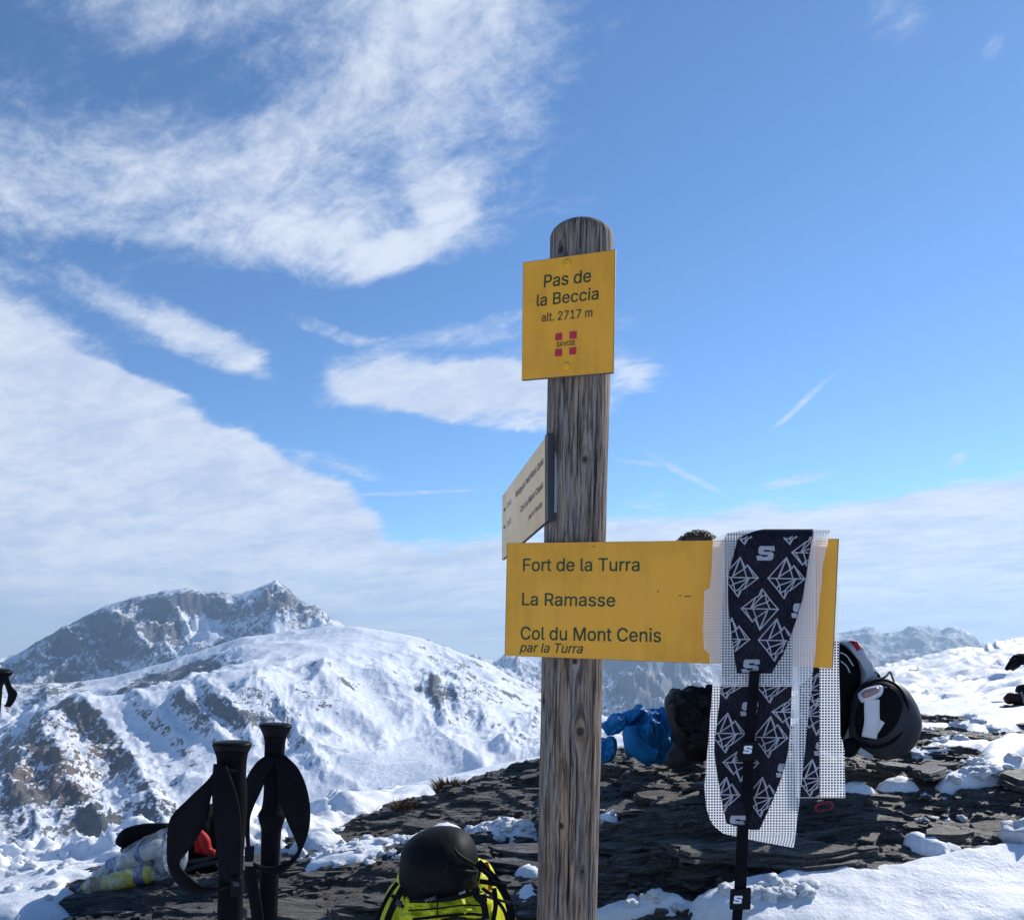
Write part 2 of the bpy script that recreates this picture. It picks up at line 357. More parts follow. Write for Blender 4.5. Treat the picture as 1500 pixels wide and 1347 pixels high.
# ---------------------------------------------------------------- the mountains: one heightfield round the viewer out to the horizon
def lines_at(px, tab):
    p = np.array(tab, float); return np.interp(px, p[:, 0], p[:, 1])
FAR_ROW = [(-900, 985), (-400, 960), (-200, 985), (0, 963), (25, 958), (60, 936), (95, 917), (130, 900), (165, 884), (200, 872), (240, 864), (270, 862), (305, 865), (340, 869), (360, 866), (380, 860), (394, 855), (405, 850), (416, 858),
           (430, 871), (460, 893), (490, 915), (530, 935), (600, 955), (680, 962), (722, 966), (745, 958), (775, 965), (800, 962), (850, 965), (880, 955), (930, 935), (955, 928), (985, 940), (1020, 958), (1060, 968), (1120, 950), (1180, 935),
           (1230, 925), (1262, 922), (1276, 922), (1290, 928), (1308, 926), (1335, 920), (1362, 919), (1395, 918), (1412, 922), (1424, 928), (1434, 938), (1470, 950), (1560, 940), (1700, 955), (1900, 930), (2400, 960)]
FAR_R = [(-900, 8000), (-100, 7200), (100, 6600), (500, 6300), (600, 7200), (760, 8500), (950, 7600), (1060, 8200), (1150, 11000), (1230, 12500), (1450, 12500), (1900, 10000), (2400, 9000)]
MID_ROW = [(-900, 1010), (-200, 1020), (0, 1003), (100, 999), (171, 987), (250, 966), (300, 950), (356, 934), (400, 927), (445, 921), (492, 917), (530, 918), (560, 922), (600, 931), (640, 942), (680, 957), (712, 968), (740, 986), (790, 1014), (850, 1045),
           (950, 1065), (1050, 1060), (1200, 1040), (1400, 1010), (1700, 1020), (2400, 1010)]
EDGE_ROW = [(-900, 1080), (-200, 1140), (0, 1088), (30, 1068), (60, 1046), (90, 1027), (110, 1022), (140, 1020), (171, 1018), (200, 1015), (264, 1010), (306, 1003), (345, 994), (410, 985), (480, 978), (560, 978), (620, 988), (680, 1004), (740, 1030), (790, 1052),
            (850, 1072), (950, 1082), (1050, 1075), (1200, 1060), (1400, 1040), (1700, 1050), (2400, 1050)]
FOOT_ROW = [(-900, 1240), (-200, 1300), (0, 1285), (200, 1265), (400, 1225), (500, 1200), (620, 1172), (790, 1118), (850, 1098), (950, 1094), (1050, 1090), (1200, 1080), (1700, 1090), (2400, 1090)]

def soft(px, row, cx, cy, rx, ry, ang=0.0):
    a = math.radians(ang); c, s = math.cos(a), math.sin(a)
    u = ((px - cx) * c + (row - cy) * s) / rx; v = (-(px - cx) * s + (row - cy) * c) / ry
    return 1 - sstep(0.35, 1.0, np.sqrt(u * u + v * v))

MTOP = []
RIBS = [  # crest line (columns, rows), half width, height, far layer or near slope
    ([(405, 858), (388, 880), (360, 905)], 34, 190, 1), ([(270, 866), (248, 892), (262, 918), (250, 942)], 30, 190, 1), ([(150, 893), (190, 925), (215, 950)], 26, 130, 1), ([(430, 873), (470, 915)], 20, 110, 1), ([(90, 922), (120, 950)], 22, 110, 1), ([(325, 868), (330, 890)], 16, 90, 1),
    ([(955, 935), (940, 980), (900, 1030)], 34, 230, 1), ([(1000, 950), (1030, 1000)], 26, 160, 1), ([(1275, 925), (1262, 950), (1280, 980)], 26, 220, 1), ([(1350, 922), (1345, 945), (1310, 975)], 30, 240, 1), ([(1400, 920), (1390, 950)], 22, 180, 1),
    ([(115, 1023), (150, 1060), (190, 1110), (222, 1170), (240, 1225)], 30, 75, 0), ([(60, 1048), (85, 1100), (100, 1150), (150, 1210)], 28, 60, 0), ([(200, 1016), (230, 1050), (270, 1090)], 16, 40, 0), ([(264, 1010), (290, 1045), (330, 1090)], 16, 48, 0),
    ([(306, 1003), (345, 1040), (370, 1080)], 15, 45, 0), ([(380, 992), (410, 1030), (440, 1080), (470, 1120)], 18, 48, 0), ([(470, 985), (500, 1020), (560, 1080)], 22, 45, 0), ([(560, 985), (600, 1030), (640, 1075), (700, 1120)], 24, 55, 0),
    ([(634, 990), (640, 1015), (656, 1055)], 12, 60, 0), ([(680, 1008), (700, 1040), (740, 1085)], 18, 50, 0), ([(20, 1075), (20, 1150), (60, 1220)], 24, 50, 0), ([(480, 1130), (520, 1150), (540, 1180)], 14, 22, 0),
]
def build_mountains():
    az_in = np.radians(np.linspace(-39, 39, 860))
    az_out = np.radians(np.concatenate([np.linspace(-180, -40, 90), az_in * 180 / np.pi, np.linspace(40, 180, 90)]))
    rr = np.concatenate([np.geomspace(26, 1100, 70)[:-1], np.geomspace(1100, 14500, 540)])
    A, R = np.meshgrid(az_out, rr)
    ah = np.clip(A, -1.02, 1.02); px = CX + F * np.tan(ah)          # all lines go on level outside the view
    cosA = np.cos(ah)
    out = sstep(0.68, 1.0, np.abs(A))
    X, Y = R * np.sin(A), R * np.cos(A)
    def tang(tab): return (CY - lines_at(px, tab)) / F * cosA
    rf = lines_at(px, FAR_R) * 1.0
    r4 = rf; r3 = np.minimum(4500 + 250 * np.sin(px / 130), rf * 0.7); r2 = 2900 + 220 * np.sin(px / 90 + 1); r1 = 1500.0 + 0 * R
    z4 = tang(FAR_ROW) * r4; z3 = tang(MID_ROW) * r3; z2 = tang(EDGE_ROW) * r2; z1 = tang(FOOT_ROW) * r1
    z4 = z4 * (1 - out) + out * (180 + 150 * np.sin(A * 7)); z3 = z3 * (1 - out) + out * -80; z2 = z2 * (1 - out) + out * -250; z1 = z1 * (1 - out) + out * -420
    # hollows between the ridges
    deep34 = 160 * sstep(560, 300, px) + 380 * sstep(640, 760, px); h34 = np.minimum(z3, z4) - deep34; r34 = r3 + (r4 - r3) * 0.32
    deep23 = 70 * sstep(360, 250, px) ; h23 = np.minimum(z2, z3) * 0.5 + np.maximum(z2, z3) * 0.5 - deep23 - 0.0; wq = sstep(380, 250, px); h23 = h23 * (1 - wq) + wq * np.minimum(h23, z2 - 0.3 * deep23); r23 = (r2 + r3) / 2
    knots_r = [26 + 0 * R, 120 + 0 * R, 500 + 0 * R, r1, (r1 + r2) / 2, r2, r23, r3, r34, r34 + (r4 - r34) * 0.62, r4, r4 * 1.12, 14600 + 0 * R]
    knots_z = [-11 + 0 * R, -65 + 0 * R, z1 * 0.3 - 120, z1, z1 * 0.62 + z2 * 0.38, z2, h23, z3, h34, h34 * 0.45 + z4 * 0.55, z4, z4 - 300, -700 + 0 * R]
    Z = np.zeros_like(R)
    for i in range(len(knots_r) - 1):
        a, b = knots_r[i], knots_r[i + 1]; t = np.clip((R - a) / (b - a), 0, 1); s = 0.55 * t + 0.45 * t * t * (3 - 2 * t)
        sel = (R >= a) & (R < b); Z = np.where(sel, knots_z[i] + (knots_z[i + 1] - knots_z[i]) * s, Z)
    # relief: gullies and ribs, kept low on the traced crests so that the skyline stays
    wx = fbm(X / 700, Y / 700, 3) * 160; wy = fbm(X / 700 + 40, Y / 700, 3) * 160
    rid = ridged((X + wx) / 620, (Y + wy) / 900, 4, 0.48) - 0.55
    arc = A * 3000 * (R / 3000) ** 0.6; run = R + wy
    shear = np.where(px < 420, 0.45, 0.15)
    med = ridged((arc + shear * run + wx * 0.6) / 150 + 7, run / 620, 7, 0.62) - 0.5
    med2 = ridged((arc - 0.3 * run + wx) / 75 + 3, run / 260, 5, 0.6) - 0.5
    fin = ridged(X / 60 + 2, Y / 75, 5, 0.62) - 0.5
    near = lambda r, w: np.exp(-((R - r) / w) ** 2)
    crest = np.clip(near(r4, 260) + near(r3, 160) * 0.85 + near(r2, 110) * sstep(420, 330, px), 0, 1)
    amp = sstep(600, 1700, R) * (1 - 0.93 * crest)
    prow = CY - Z / (R * cosA) * F
    smoothr = np.clip(soft(px, prow, 620, 1130, 230, 70, -10) * 0.85 + soft(px, prow, 480, 945, 170, 32, -4) * 0.8 + soft(px, prow, 600, 1060, 160, 70, 20) * 0.35, 0, 1)
    far = sstep(5000, 6200, R)
    Q = lambda *k: soft(px, prow, *k)
    rug = np.clip(0.24 + 0.8 * Q(330, 1035, 170, 45, 12) + 0.7 * Q(60, 1100, 170, 130, 20) + 0.6 * Q(660, 1010, 90, 60, 30) + 0.5 * Q(250, 985, 150, 30, -16) + 0.4 * Q(760, 1080, 70, 50) + far, 0, 1)
    amp = amp * (1 - 0.45 * sstep(8500, 10500, R))
    Z = Z + amp * (1 - 0.75 * smoothr) * (rid * (92 + 150 * far) + rug * (med * (40 + 60 * far) + med2 * (14 + 26 * far))) + (sstep(300, 1500, R) * (1 - 0.5 * smoothr)) * (0.35 + 0.65 * rug) * fin * (7 + 12 * far - 10 * sstep(8500, 10500, R)) * (1 - 0.4 * crest)
    Z = Z - (R / 1000.0) ** 2 * 0.0
    prow = CY - Z / (R * cosA) * F
    for pts, wid, hgt, lay in RIBS:
        dd = np.full_like(R, 1e9); P = np.array(pts, float)
        jit = 9 * fbm(px / 14 + wid, prow / 14, 3)
        for (x0, y0), (x1, y1) in zip(P[:-1], P[1:]):
            t = np.clip(((px - x0) * (x1 - x0) + (prow - y0) * (y1 - y0)) / ((x1 - x0) ** 2 + (y1 - y0) ** 2), 0, 1)
            dd = np.minimum(dd, np.hypot(px + jit - x0 - t * (x1 - x0), prow - y0 - t * (y1 - y0)))
        inlay = far if lay else (1 - sstep(3300, 4200, R)) * sstep(1200, 1700, R)
        k = (0.30 if P[0, 0] > 1200 else 0.50) if lay else 0.30
        dd = dd * (1 + 0.15 * fbm(px / 9, prow / 9, 3)); Z = Z + inlay * hgt * k * np.maximum(0, 1 - dd / (wid * 1.15)) ** 1.2 * (1 - 0.9 * np.clip(near(r4, 200), 0, 1))
    MTOP.append(float(Z.max()))
    V = np.stack([X, Y, Z + CZ], -1)
    me = mesh_np('mountains', V, grid_quads(*R.shape), mat=M['mountain'])
    # bare rock where it is steep, and on bare flanks; some shaded faces are painted dark as rock too
    dzr = np.gradient(Z, axis=0) / np.gradient(R, axis=0); dza = np.gradient(Z, axis=1) / (np.gradient(A, axis=1) * R)
    slope = np.sqrt(dzr ** 2 + dza ** 2)
    prow = CY - Z / (R * cosA) * F
    P = lambda *a: soft(px, prow, *a)
    rock = 0.13 + 0.42 * sstep(0.50, 1.0, slope)
    farm = sstep(5200, 6000, R)
    rock += farm * (0.34 * P(185, 925, 210, 85, -16) + 0.24 * P(440, 885, 70, 45, 30) + 0.16 * P(330, 885, 130, 28) + 0.38 * P(955, 985, 100, 80) + 0.52 * P(1320, 960, 200, 75) + 0.02) - farm * 0.55 * P(290, 915, 55, 28, 25)  # far-right term paints the shade of that face in as rock
    mid = (1 - farm) * sstep(3000, 3600, R)
    rock += mid * (0.62 * P(255, 990, 120, 20, -16) + 0.35 * P(60, 1005, 110, 35, 0) + 0.22 * P(670, 985, 60, 30, 35))  # first term: cliff band, its shade painted in along with the rock
    nr = 1 - sstep(3000, 3500, R)
    rock += nr * 0.82 * (0.55 * P(115, 1040, 42, 24, 20) + 0.60 * P(75, 1105, 55, 22, 25) + 0.42 * P(150, 1090, 90, 32, 52) + 0.40 * P(60, 1150, 110, 50, 30) + 0.32 * P(20, 1200, 45, 70) + 0.22 * P(150, 1230, 140, 25, 0)
                  + 0.38 * P(330, 1040, 120, 26, 14) + 0.26 * P(40, 1060, 80, 50) + 0.5 * P(637, 1010, 16, 44, -10) + 0.25 * P(690, 1030, 40, 22, 20) + 0.24 * P(510, 1140, 30, 14, 30) + 0.16 * P(180, 1150, 220, 110) + 0.16 * P(420, 1030, 160, 40, 10) + 0.14 * P(560, 1010, 160, 40, 16) + 0.12 * P(720, 1060, 100, 60) + 0.26 * P(770, 1090, 40, 20))
    rock -= 0.35 * smoothr
    add_attr(me, 'rock', np.clip(rock, -0.3, 1.1)); add_attr(me, 'brown', np.clip(nr * (P(110, 1090, 170, 110) * 1.3), 0, 1))
    link('mountains', me, kind='structure', label='snowy mountain massif with bare rock flanks beyond the valley')
build_mountains()

# ---------------------------------------------------------------- the ridge we stand on: layered schist with snow lying on it
CP = [  # column, row, distance of ground points
    (0, 1400, 2.6), (300, 1385, 2.45), (600, 1360, 2.4), (900, 1362, 2.4), (1200, 1375, 2.2), (1500, 1385, 2.1),
    (0, 1343, 3.0), (110, 1306, 3.15), (250, 1290, 3.2), (330, 1279, 3.3), (440, 1248, 3.5), (540, 1204, 3.9), (620, 1168, 4.2), (700, 1150, 4.5), (790, 1126, 4.7),
    (450, 1300, 2.85), (600, 1280, 2.8), (680, 1225, 3.4), (760, 1245, 3.1), (200, 1335, 2.85),
    (880, 1118, 4.4), (960, 1112, 3.9), (1050, 1115, 3.5), (1150, 1118, 3.3), (1250, 1112, 3.3), (1340, 1098, 3.6), (1430, 1068, 4.3), (1500, 1048, 4.9),
    (900, 1190, 3.2), (1050, 1205, 2.9), (1200, 1195, 2.9), (1350, 1165, 3.05), (1500, 1150, 3.1),
    (900, 1260, 2.75), (1050, 1232, 2.7), (1180, 1232, 2.68), (1300, 1228, 2.66), (1420, 1212, 2.72),
    (900, 1310, 2.55), (1050, 1290, 2.56), (1180, 1284, 2.54), (1300, 1278, 2.52), (1400, 1252, 2.58), (1500, 1245, 2.6),
    (1100, 1325, 2.38), (1300, 1318, 2.38), (1500, 1310, 2.38),
]
CW = [W(*p) for p in CP]
CW += [Vector(p) for p in [(-2.2, 0.6, 0.02), (0, 0.5, 0.06), (2.2, 0.6, 0.1), (-2, 1.6, 0.16), (0, 1.6, 0.24), (0.14, 1.75, 0.27), (2, 1.6, 0.34), (-6, 0, -0.4), (6, 0, 0.3), (0, -5, -0.1), (-6, -6, -0.6), (8, -6, 0.2)]]
BK = [(-150, 1285, 4.6), (60, 1268, 4.4), (200, 1255, 4.4), (300, 1240, 4.6), (420, 1222, 5.2), (560, 1178, 6.6), (700, 1145, 8.2), (800, 1125, 8.6), (900, 1112, 7.6), (1050, 1085, 6.5), (1200, 1062, 6.5), (1320, 1040, 6.5), (1450, 1020, 7), (1600, 1000, 7),
      (1310, 990, 15), (1400, 962, 17), (1500, 934, 19), (1650, 905, 22), (1200, 1010, 13), (1000, 1060, 12)]
CW += [W(*p) for p in BK]
CW += [Vector(p) for p in [(-9, 4, -3), (-6, 8, -4.2), (-2, 12, -4.6), (1, 16, -4), (-14, 12, -9), (-6, 25, -14), (4, 30, -9), (14, 34, -6), (26, 30, -2), (26, 12, 2.2), (26, 0, 2.5), (-14, -2, -4), (16, 5, 1.3), (0, 38, -17), (-14, 38, -22)]]
_C = np.array([(v.x, v.y, v.z) for v in CW])
def _phi(r): return r                       # linear kernel: no overshoot between the points
_K = _phi(np.hypot(_C[:, None, 0] - _C[None, :, 0], _C[:, None, 1] - _C[None, :, 1])); _n = len(_C)
_Am = np.zeros((_n + 3, _n + 3)); _Am[:_n, :_n] = _K - np.eye(_n) * 0.02; _Am[:_n, _n] = 1; _Am[:_n, _n + 1:] = _C[:, :2]; _Am[_n:, :_n] = _Am[:_n, _n:].T
_w = np.linalg.solve(_Am, np.concatenate([_C[:, 2], np.zeros(3)]))
def base_z(x, y):
    x = np.asarray(x, float); y = np.asarray(y, float); s = _w[_n] + _w[_n + 1] * x + _w[_n + 2] * y
    for i in range(_n): s = s + _w[i] * np.hypot(x - _C[i, 0], y - _C[i, 1])
    return s

def terrace(h, L, sharp):
    k = np.floor(h / L); f = h / L - k
    return L * (k + np.clip((f - 0.5) * sharp + 0.5, 0, 1))
def rock_z(x, y, b=None):
    b = base_z(x, y) if b is None else b
    big = fbm(x * 0.7 + 3, y * 1.9, 4) * 0.09 + fbm(x * 1.5 + 3, y * 5.5, 3) * 0.05
    dip = 0.07 * x * np.tanh(x) - 0.04 * y
    h = b + big + dip
    jag = lambda fx, fy, s: fbm(x * fx + s, y * fy + s, 4, 0.62)
    t1 = terrace(h + jag(0.9, 4, 1) * 0.05 + jag(6, 8, 3) * 0.012, 0.085, 9.0)
    t2 = terrace(h + jag(1.6, 9, 4) * 0.034 + jag(9, 20, 8) * 0.010, 0.034, 8.0)
    t3 = terrace(h + jag(4.0, 24, 7) * 0.016 + jag(16, 40, 2) * 0.005, 0.0135, 4.0)
    m = sstep(-0.2, 0.25, fbm(x * 0.7 + 20, y * 1.3, 3))
    h = (0.58 * t1 + 0.26 * t2 + 0.16 * t3) * m + (0.55 * t2 + 0.45 * t3) * (1 - m)
    rub = np.clip(fbm(x * 24, y * 30, 4, 0.62), -0.2, 1) * 0.016 * sstep(0.05, 0.4, fbm(x * 1.1 + 50, y * 2.2, 3) + 0.15)
    return h - dip + rub

SNOW_AREAS = [  # column, row, half length, half height, tilt, weight: where the snow lies on the rock
    (1330, 1335, 270, 62, -7, 1.5), (1450, 1290, 150, 38, -5, 1.3), (1120, 1330, 110, 34, -4, 1.0), (1215, 1300, 90, 16, 0, 0.9), (930, 1340, 90, 16, -12, 0.55), (1360, 1246, 40, 10, 20, 0.8),
    (735, 1224, 52, 9, 2, 0.75), (520, 1254, 95, 14, -12, 0.55), (470, 1240, 40, 10, -6, 0.5), (890, 1202, 18, 8, 0, 0.3), (772, 1325, 20, 22, 10, 0.4), (775, 1280, 24, 7, 0, 0.25), (620, 1232, 60, 8, -20, 0.5),
    (1395, 1104, 70, 7, -3, 0.75), (1445, 1138, 75, 13, -10, 0.85), (1475, 1105, 45, 20, -25, 0.8), (1320, 1152, 34, 6, 6, 0.25), (1255, 1157, 30, 5, 4, 0.22), (1350, 1068, 60, 9, 0, 0.6), (1460, 1055, 70, 22, -10, 1.0), 
    (0, 1310, 120, 34, -14, 1.2), (140, 1262, 170, 30, -14, 1.1), (420, 1150, 700, 40, -14, 0),
]
CREST_PX = np.array([(-400, 4.0), (0, 3.15), (110, 3.28), (250, 3.34), (330, 3.42), (440, 3.66), (540, 4.1), (620, 4.5), (700, 4.8), (790, 5.05), (880, 4.9), (960, 4.8), (1050, 4.8), (1150, 4.8), (1250, 4.7), (1340, 4.6), (1430, 4.75), (1500, 5.1), (1800, 5.4)])
def snow_t(x, y, z):
    yy = np.maximum(y, 0.3); px = CX + F * x / yy; row = CY - F * (z - CZ) / yy
    m = -0.9 + 0 * x
    for (cx, cy, rx, ry, ang, w) in SNOW_AREAS:
        if w: m = np.maximum(m, -0.9 + (w + 0.9) * soft(px, row, cx, cy, rx * 1.45, ry * 1.45, ang))
    yc = np.interp(px, CREST_PX[:, 0], CREST_PX[:, 1])
    back = sstep(-0.12, 0.45, y - yc); m = np.maximum(m, -0.9 + 2.6 * back)
    front = sstep(1.9, 1.2, y); m = np.maximum(m, -0.9 + 2.6 * front)
    return m
def snow_z(x, y, b=None):
    b = base_z(x, y) if b is None else b
    m = snow_t(x, y, b)
    lump = fbm(x * 2.6, y * 3.4, 4) * 0.55 + np.abs(fbm(x * 9 + 3, y * 11, 4, 0.6)) * 0.7 + fbm(x * 30, y * 34, 3) * 0.22
    t = m + lump * 0.75
    h = np.where(t < 0, np.maximum(t, -0.9) * 0.09, 0.055 * (1 - np.exp(-1.6 * t))) + 0.004 + sstep(0.2, 0.9, t) * (fbm(x * 4.5, y * 6, 4) * 0.016 + fbm(x * 18, y * 22, 3) * 0.004)
    # wind-carved crests on the far slope at the right, trodden clods on the near bank
    far = sstep(4.6, 7.0, y) * sstep(0.5, 2.0, x)
    wv = fbm(x * 0.5, y * 0.5, 3) * 0.7; v = y * 1.5 - x * 0.62 + wv; u = x * 0.16 + y * 0.07
    sast = ridged(u + 4, v, 5, 0.58) - 0.5; saw = (v * 1.3 + fbm(u * 2, v, 2) * 1.4) % 1.0
    h = h + far * (sast * 0.15 + np.where(saw < 0.78, saw / 0.78, (1 - saw) / 0.22) * 0.12 + fbm(x * 0.35, y * 0.2, 3) * 0.06 + fbm(x * 2, y * 6, 3) * 0.04 - 0.20) * sstep(4.6, 9, y)
    bank = sstep(-0.4, -1.2, x) * sstep(3.2, 3.9, y) * sstep(7, 5, y)
    h = h + bank * (np.abs(fbm(x * 1.7, y * 2.0, 4, 0.6)) * 0.30 + ridged(x * 4, y * 5, 4, 0.6) * 0.07 - 0.05 + np.clip(fbm(x * 6, y * 7, 4, 0.65), 0, 1) * 0.10)
    return b + h

def axis_pts(segs):
    return np.concatenate([np.linspace(a, b, n, endpoint=False) for a, b, n in segs] + [[segs[-1][1]]])
def build_ground():
    xs = np.linspace(-3.0, 4.0, 780); ys = axis_pts([(1.85, 2.3, 30), (2.3, 4.0, 270), (4.0, 5.6, 120)])
    X, Y = np.meshgrid(xs, ys); B = base_z(X, Y); Z = rock_z(X, Y, B)
    e = np.minimum.reduce([(X + 3.0) / 0.3, (4.0 - X) / 0.3, (Y - 1.85) / 0.15, (5.6 - Y) / 0.3]); Z = Z - 0.4 * (1 - sstep(0, 1, e))
    rg = link('rock_ridge', mesh_np('rock_ridge', np.stack([X, Y, Z], -1), grid_quads(*X.shape), smooth=False, mat=M['rock']), kind='structure', label='dark layered schist outcrop along the ridge')
    xs = axis_pts([(-14, -3.2, 60), (-3.2, 4.2, 420), (4.2, 9, 120), (9, 26, 100)]); ys = axis_pts([(-6, 1.8, 30), (1.8, 4.2, 190), (4.2, 8.5, 150), (8.5, 22, 150), (22, 38, 30)])
    X, Y = np.meshgrid(xs, ys); B = base_z(X, Y); Z = snow_z(X, Y, B)
    e = np.minimum.reduce([(X + 14) / 2, (26 - X) / 3, (Y + 6) / 2, (38 - Y) / 4]); Z = Z - 9.0 * (1 - sstep(0, 1, e))
    sg = link('snow_field', mesh_np('snow_field', np.stack([X, Y, Z], -1), grid_quads(*X.shape), mat=M['snow']), kind='structure', label='wind-crusted snow lying between and behind the rocks')
    return rg, sg
RIDGE, SNOWF = build_ground()
def ground_at(x, y):
    x = np.array([x]); y = np.array([y]); return float(max(rock_z(x, y)[0], snow_z(x, y)[0]))

# ---------------------------------------------------------------- shape builders
def bm_mesh(name, bm, mat, smooth=False):
    me = bpy.data.meshes.new(name); bm.normal_update(); bm.to_mesh(me); bm.free()
    me.polygons.foreach_set('use_smooth', np.full(len(me.polygons), smooth, bool)); me.materials.append(mat); return me
def box_mesh(name, corners_front, depth_vec, mat, bevel=0.0):
    bm = bmesh.new(); f = [bm.verts.new(c) for c in corners_front]; k = [bm.verts.new(Vector(c) + depth_vec) for c in corners_front]
    n = len(f); bm.faces.new(f); bm.faces.new(k[::-1])
    for i in range(n): bm.faces.new((f[i], k[i], k[(i + 1) % n], f[(i + 1) % n]))
    bmesh.ops.recalc_face_normals(bm, faces=bm.faces)
    if bevel: bmesh.ops.bevel(bm, geom=list(bm.edges), offset=bevel, segments=2, profile=0.5, affect='EDGES')
    return bm_mesh(name, bm, mat)
def catmull(pts, n):
    p = np.array(pts, float); p = np.vstack([2 * p[0] - p[1], p, 2 * p[-1] - p[-2]]); out = []
    seg = len(p) - 3; ts = np.linspace(0, seg, n)
    for t in ts:
        i = min(int(t), seg - 1); u = t - i; a, b, c, d = p[i:i + 4]
        out.append(0.5 * (2 * b + (c - a) * u + (2 * a - 5 * b + 4 * c - d) * u * u + (3 * b - a - 3 * c + d) * u ** 3))
    return np.array(out)
def lathe(name, p0, p1, prof, mat, seg=28, squash=1.0, bumpn=0.0):
    """prof: (position along p0->p1 in metres, radius)"""
    ax = (Vector(p1) - Vector(p0)).normalized(); a = ax.orthogonal().normalized()
    if abs(ax.y) < 0.9: a = (Vector((0, 1, 0)) - ax * ax.y).normalized()
    b = ax.cross(a); V = []
    for s, r in prof:
        for k in range(seg):
            t = 2 * math.pi * k / seg; V.append(Vector(p0) + ax * s + a * (r * math.cos(t) * squash) + b * (r * math.sin(t)))
    n = len(prof); q = grid_quads(n, seg, True).tolist()
    me = bpy.data.meshes.new(name); me.from_pydata([tuple(v) for v in V], [], q + [list(range(seg))[::-1], [(n - 1) * seg + k for k in range(seg)]])
    me.polygons.foreach_set('use_smooth', np.array([1] * len(q) + [0, 0], bool)); me.materials.append(mat)
    bm = bmesh.new(); bm.from_mesh(me); bmesh.ops.recalc_face_normals(bm, faces=bm.faces); bm.to_mesh(me); bm.free(); return me
def tube(name, pts, r, mat, seg=8, n=None):
    P = catmull(pts, n or max(8, len(pts) * 6)); rad = np.interp(np.linspace(0, 1, len(P)), np.linspace(0, 1, len(r)), r) if hasattr(r, '__len__') else np.full(len(P), r)
    T = np.gradient(P, axis=0); T /= np.linalg.norm(T, axis=1)[:, None]
    up = np.array([0, 0, 1.0]) if abs(T[:, 2]).mean() < 0.8 else np.array([0, 1.0, 0])
    S = np.cross(T, up); S /= np.linalg.norm(S, axis=1)[:, None] + 1e-9; U = np.cross(S, T)
    a = np.linspace(0, 2 * np.pi, seg, endpoint=False)
    V = P[:, None] + rad[:, None, None] * (np.cos(a)[None, :, None] * S[:, None] + np.sin(a)[None, :, None] * U[:, None])
    q = grid_quads(len(P), seg, True)
    V = np.vstack([V.reshape(-1, 3), P[:1], P[-1:]]); c0, c1 = len(V) - 2, len(V) - 1; m = (len(P) - 1) * seg
    tr = [(c0, (k + 1) % seg, k) for k in range(seg)] + [(c1, m + k, m + (k + 1) % seg) for k in range(seg)]
    return mesh_np(name, V, q, tr, mat=mat)
def ribbon(name, left, right, mat, thick=0.0025, n=40, cols=5, curl=0.0):
    """band between two edges given as 3-D points; real thickness, slightly cupped"""
    L = catmull(left, n); R = catmull(right, n); C = (L + R) / 2
    T = np.gradient(C, axis=0); N = np.cross(T, R - L); N /= np.linalg.norm(N, axis=1)[:, None] + 1e-9
    s = np.linspace(0, 1, cols); mid = L[:, None] * (1 - s)[None, :, None] + R[:, None] * s[None, :, None] + (curl * 4 * s * (1 - s))[None, :, None] * N[:, None]
    front = mid + N[:, None] * thick / 2; back = mid - N[:, None] * thick / 2
    V = np.vstack([front.reshape(-1, 3), back.reshape(-1, 3)]); k = n * cols; g = grid_quads(n, cols)
    rim = [i * cols for i in range(n)] + [(n - 1) * cols + j for j in range(1, cols)] + [i * cols + cols - 1 for i in range(n - 2, -1, -1)] + [j for j in range(cols - 2, 0, -1)]
    q = g.tolist() + [[a + k for a in f[::-1]] for f in g.tolist()] + [[rim[i], rim[(i + 1) % len(rim)], rim[(i + 1) % len(rim)] + k, rim[i] + k] for i in range(len(rim))]
    return mesh_np(name, V, q, mat=mat)
def pillow(name, outline, y, thick, mat, wr=0.01, freq=14, seed=0, p=2.4, rings=26, seg=96, centre=None, back=1.0, smoothn=True, crease=None):
    """soft body whose silhouette from the path is the outline (columns, rows) at distance y, rounded out front and back"""
    O = np.array([tuple(W(a, b, y)) for a, b in outline]); O = catmull(np.vstack([O, O[:1]]), seg + 1)[:-1]
    c = O.mean(0) if centre is None else np.array(W(centre[0], centre[1], y))
    rho = np.sin(np.linspace(0, 1, rings) * np.pi / 2); V = []; st = []
    for side in (-1, 1):
        for r in rho[:-1] if side == 1 else rho:
            ring = c + (O - c) * r; t = thick / 2 * max(0, 1 - r ** p) ** 0.5 * (back if side == 1 else 1.0); ring = ring.copy(); ring[:, 1] += side * t; V.append(ring)
    V = np.array(V); n1 = rings; n2 = rings - 1
    x, z = V[..., 0], V[..., 2]
    w = fbm(x * freq + seed * 3.1 + V[..., 1] * freq, z * freq - seed + V[..., 1] * freq * 0.5, 4, 0.55) ; w = w - 0.6 * np.abs(fbm(x * freq * 1.7 + seed, z * freq * 0.8 + seed * 2, 3))
    fall = np.concatenate([1 - rho ** 6, (1 - rho ** 6)[:-1]])[:, None] * 0.9 + 0.1
    sgn = np.concatenate([-np.ones(n1), np.ones(n2)])[:, None]
    w = w + 1.1 * (ridged((x + z * 0.5) * freq * 0.55 + seed, (z - x * 0.6) * freq * 0.28 + seed, 4, 0.5) - 0.55)
    V[..., 1] += sgn * w * wr * fall
    V[..., 2] += w * wr * 0.5
    q1 = grid_quads(n1, seg, True); q2 = grid_quads(n2, seg, True)[:, ::-1] + n1 * seg
    rim = np.array([[(n1 - 1) * seg + k, (n1 - 1) * seg + (k + 1) % seg, n1 * seg + (n2 - 1) * seg + (k + 1) % seg, n1 * seg + (n2 - 1) * seg + k] for k in range(seg)])
    return mesh_np(name, V.reshape(-1, 3), np.vstack([q1, q2, rim]), mat=mat)

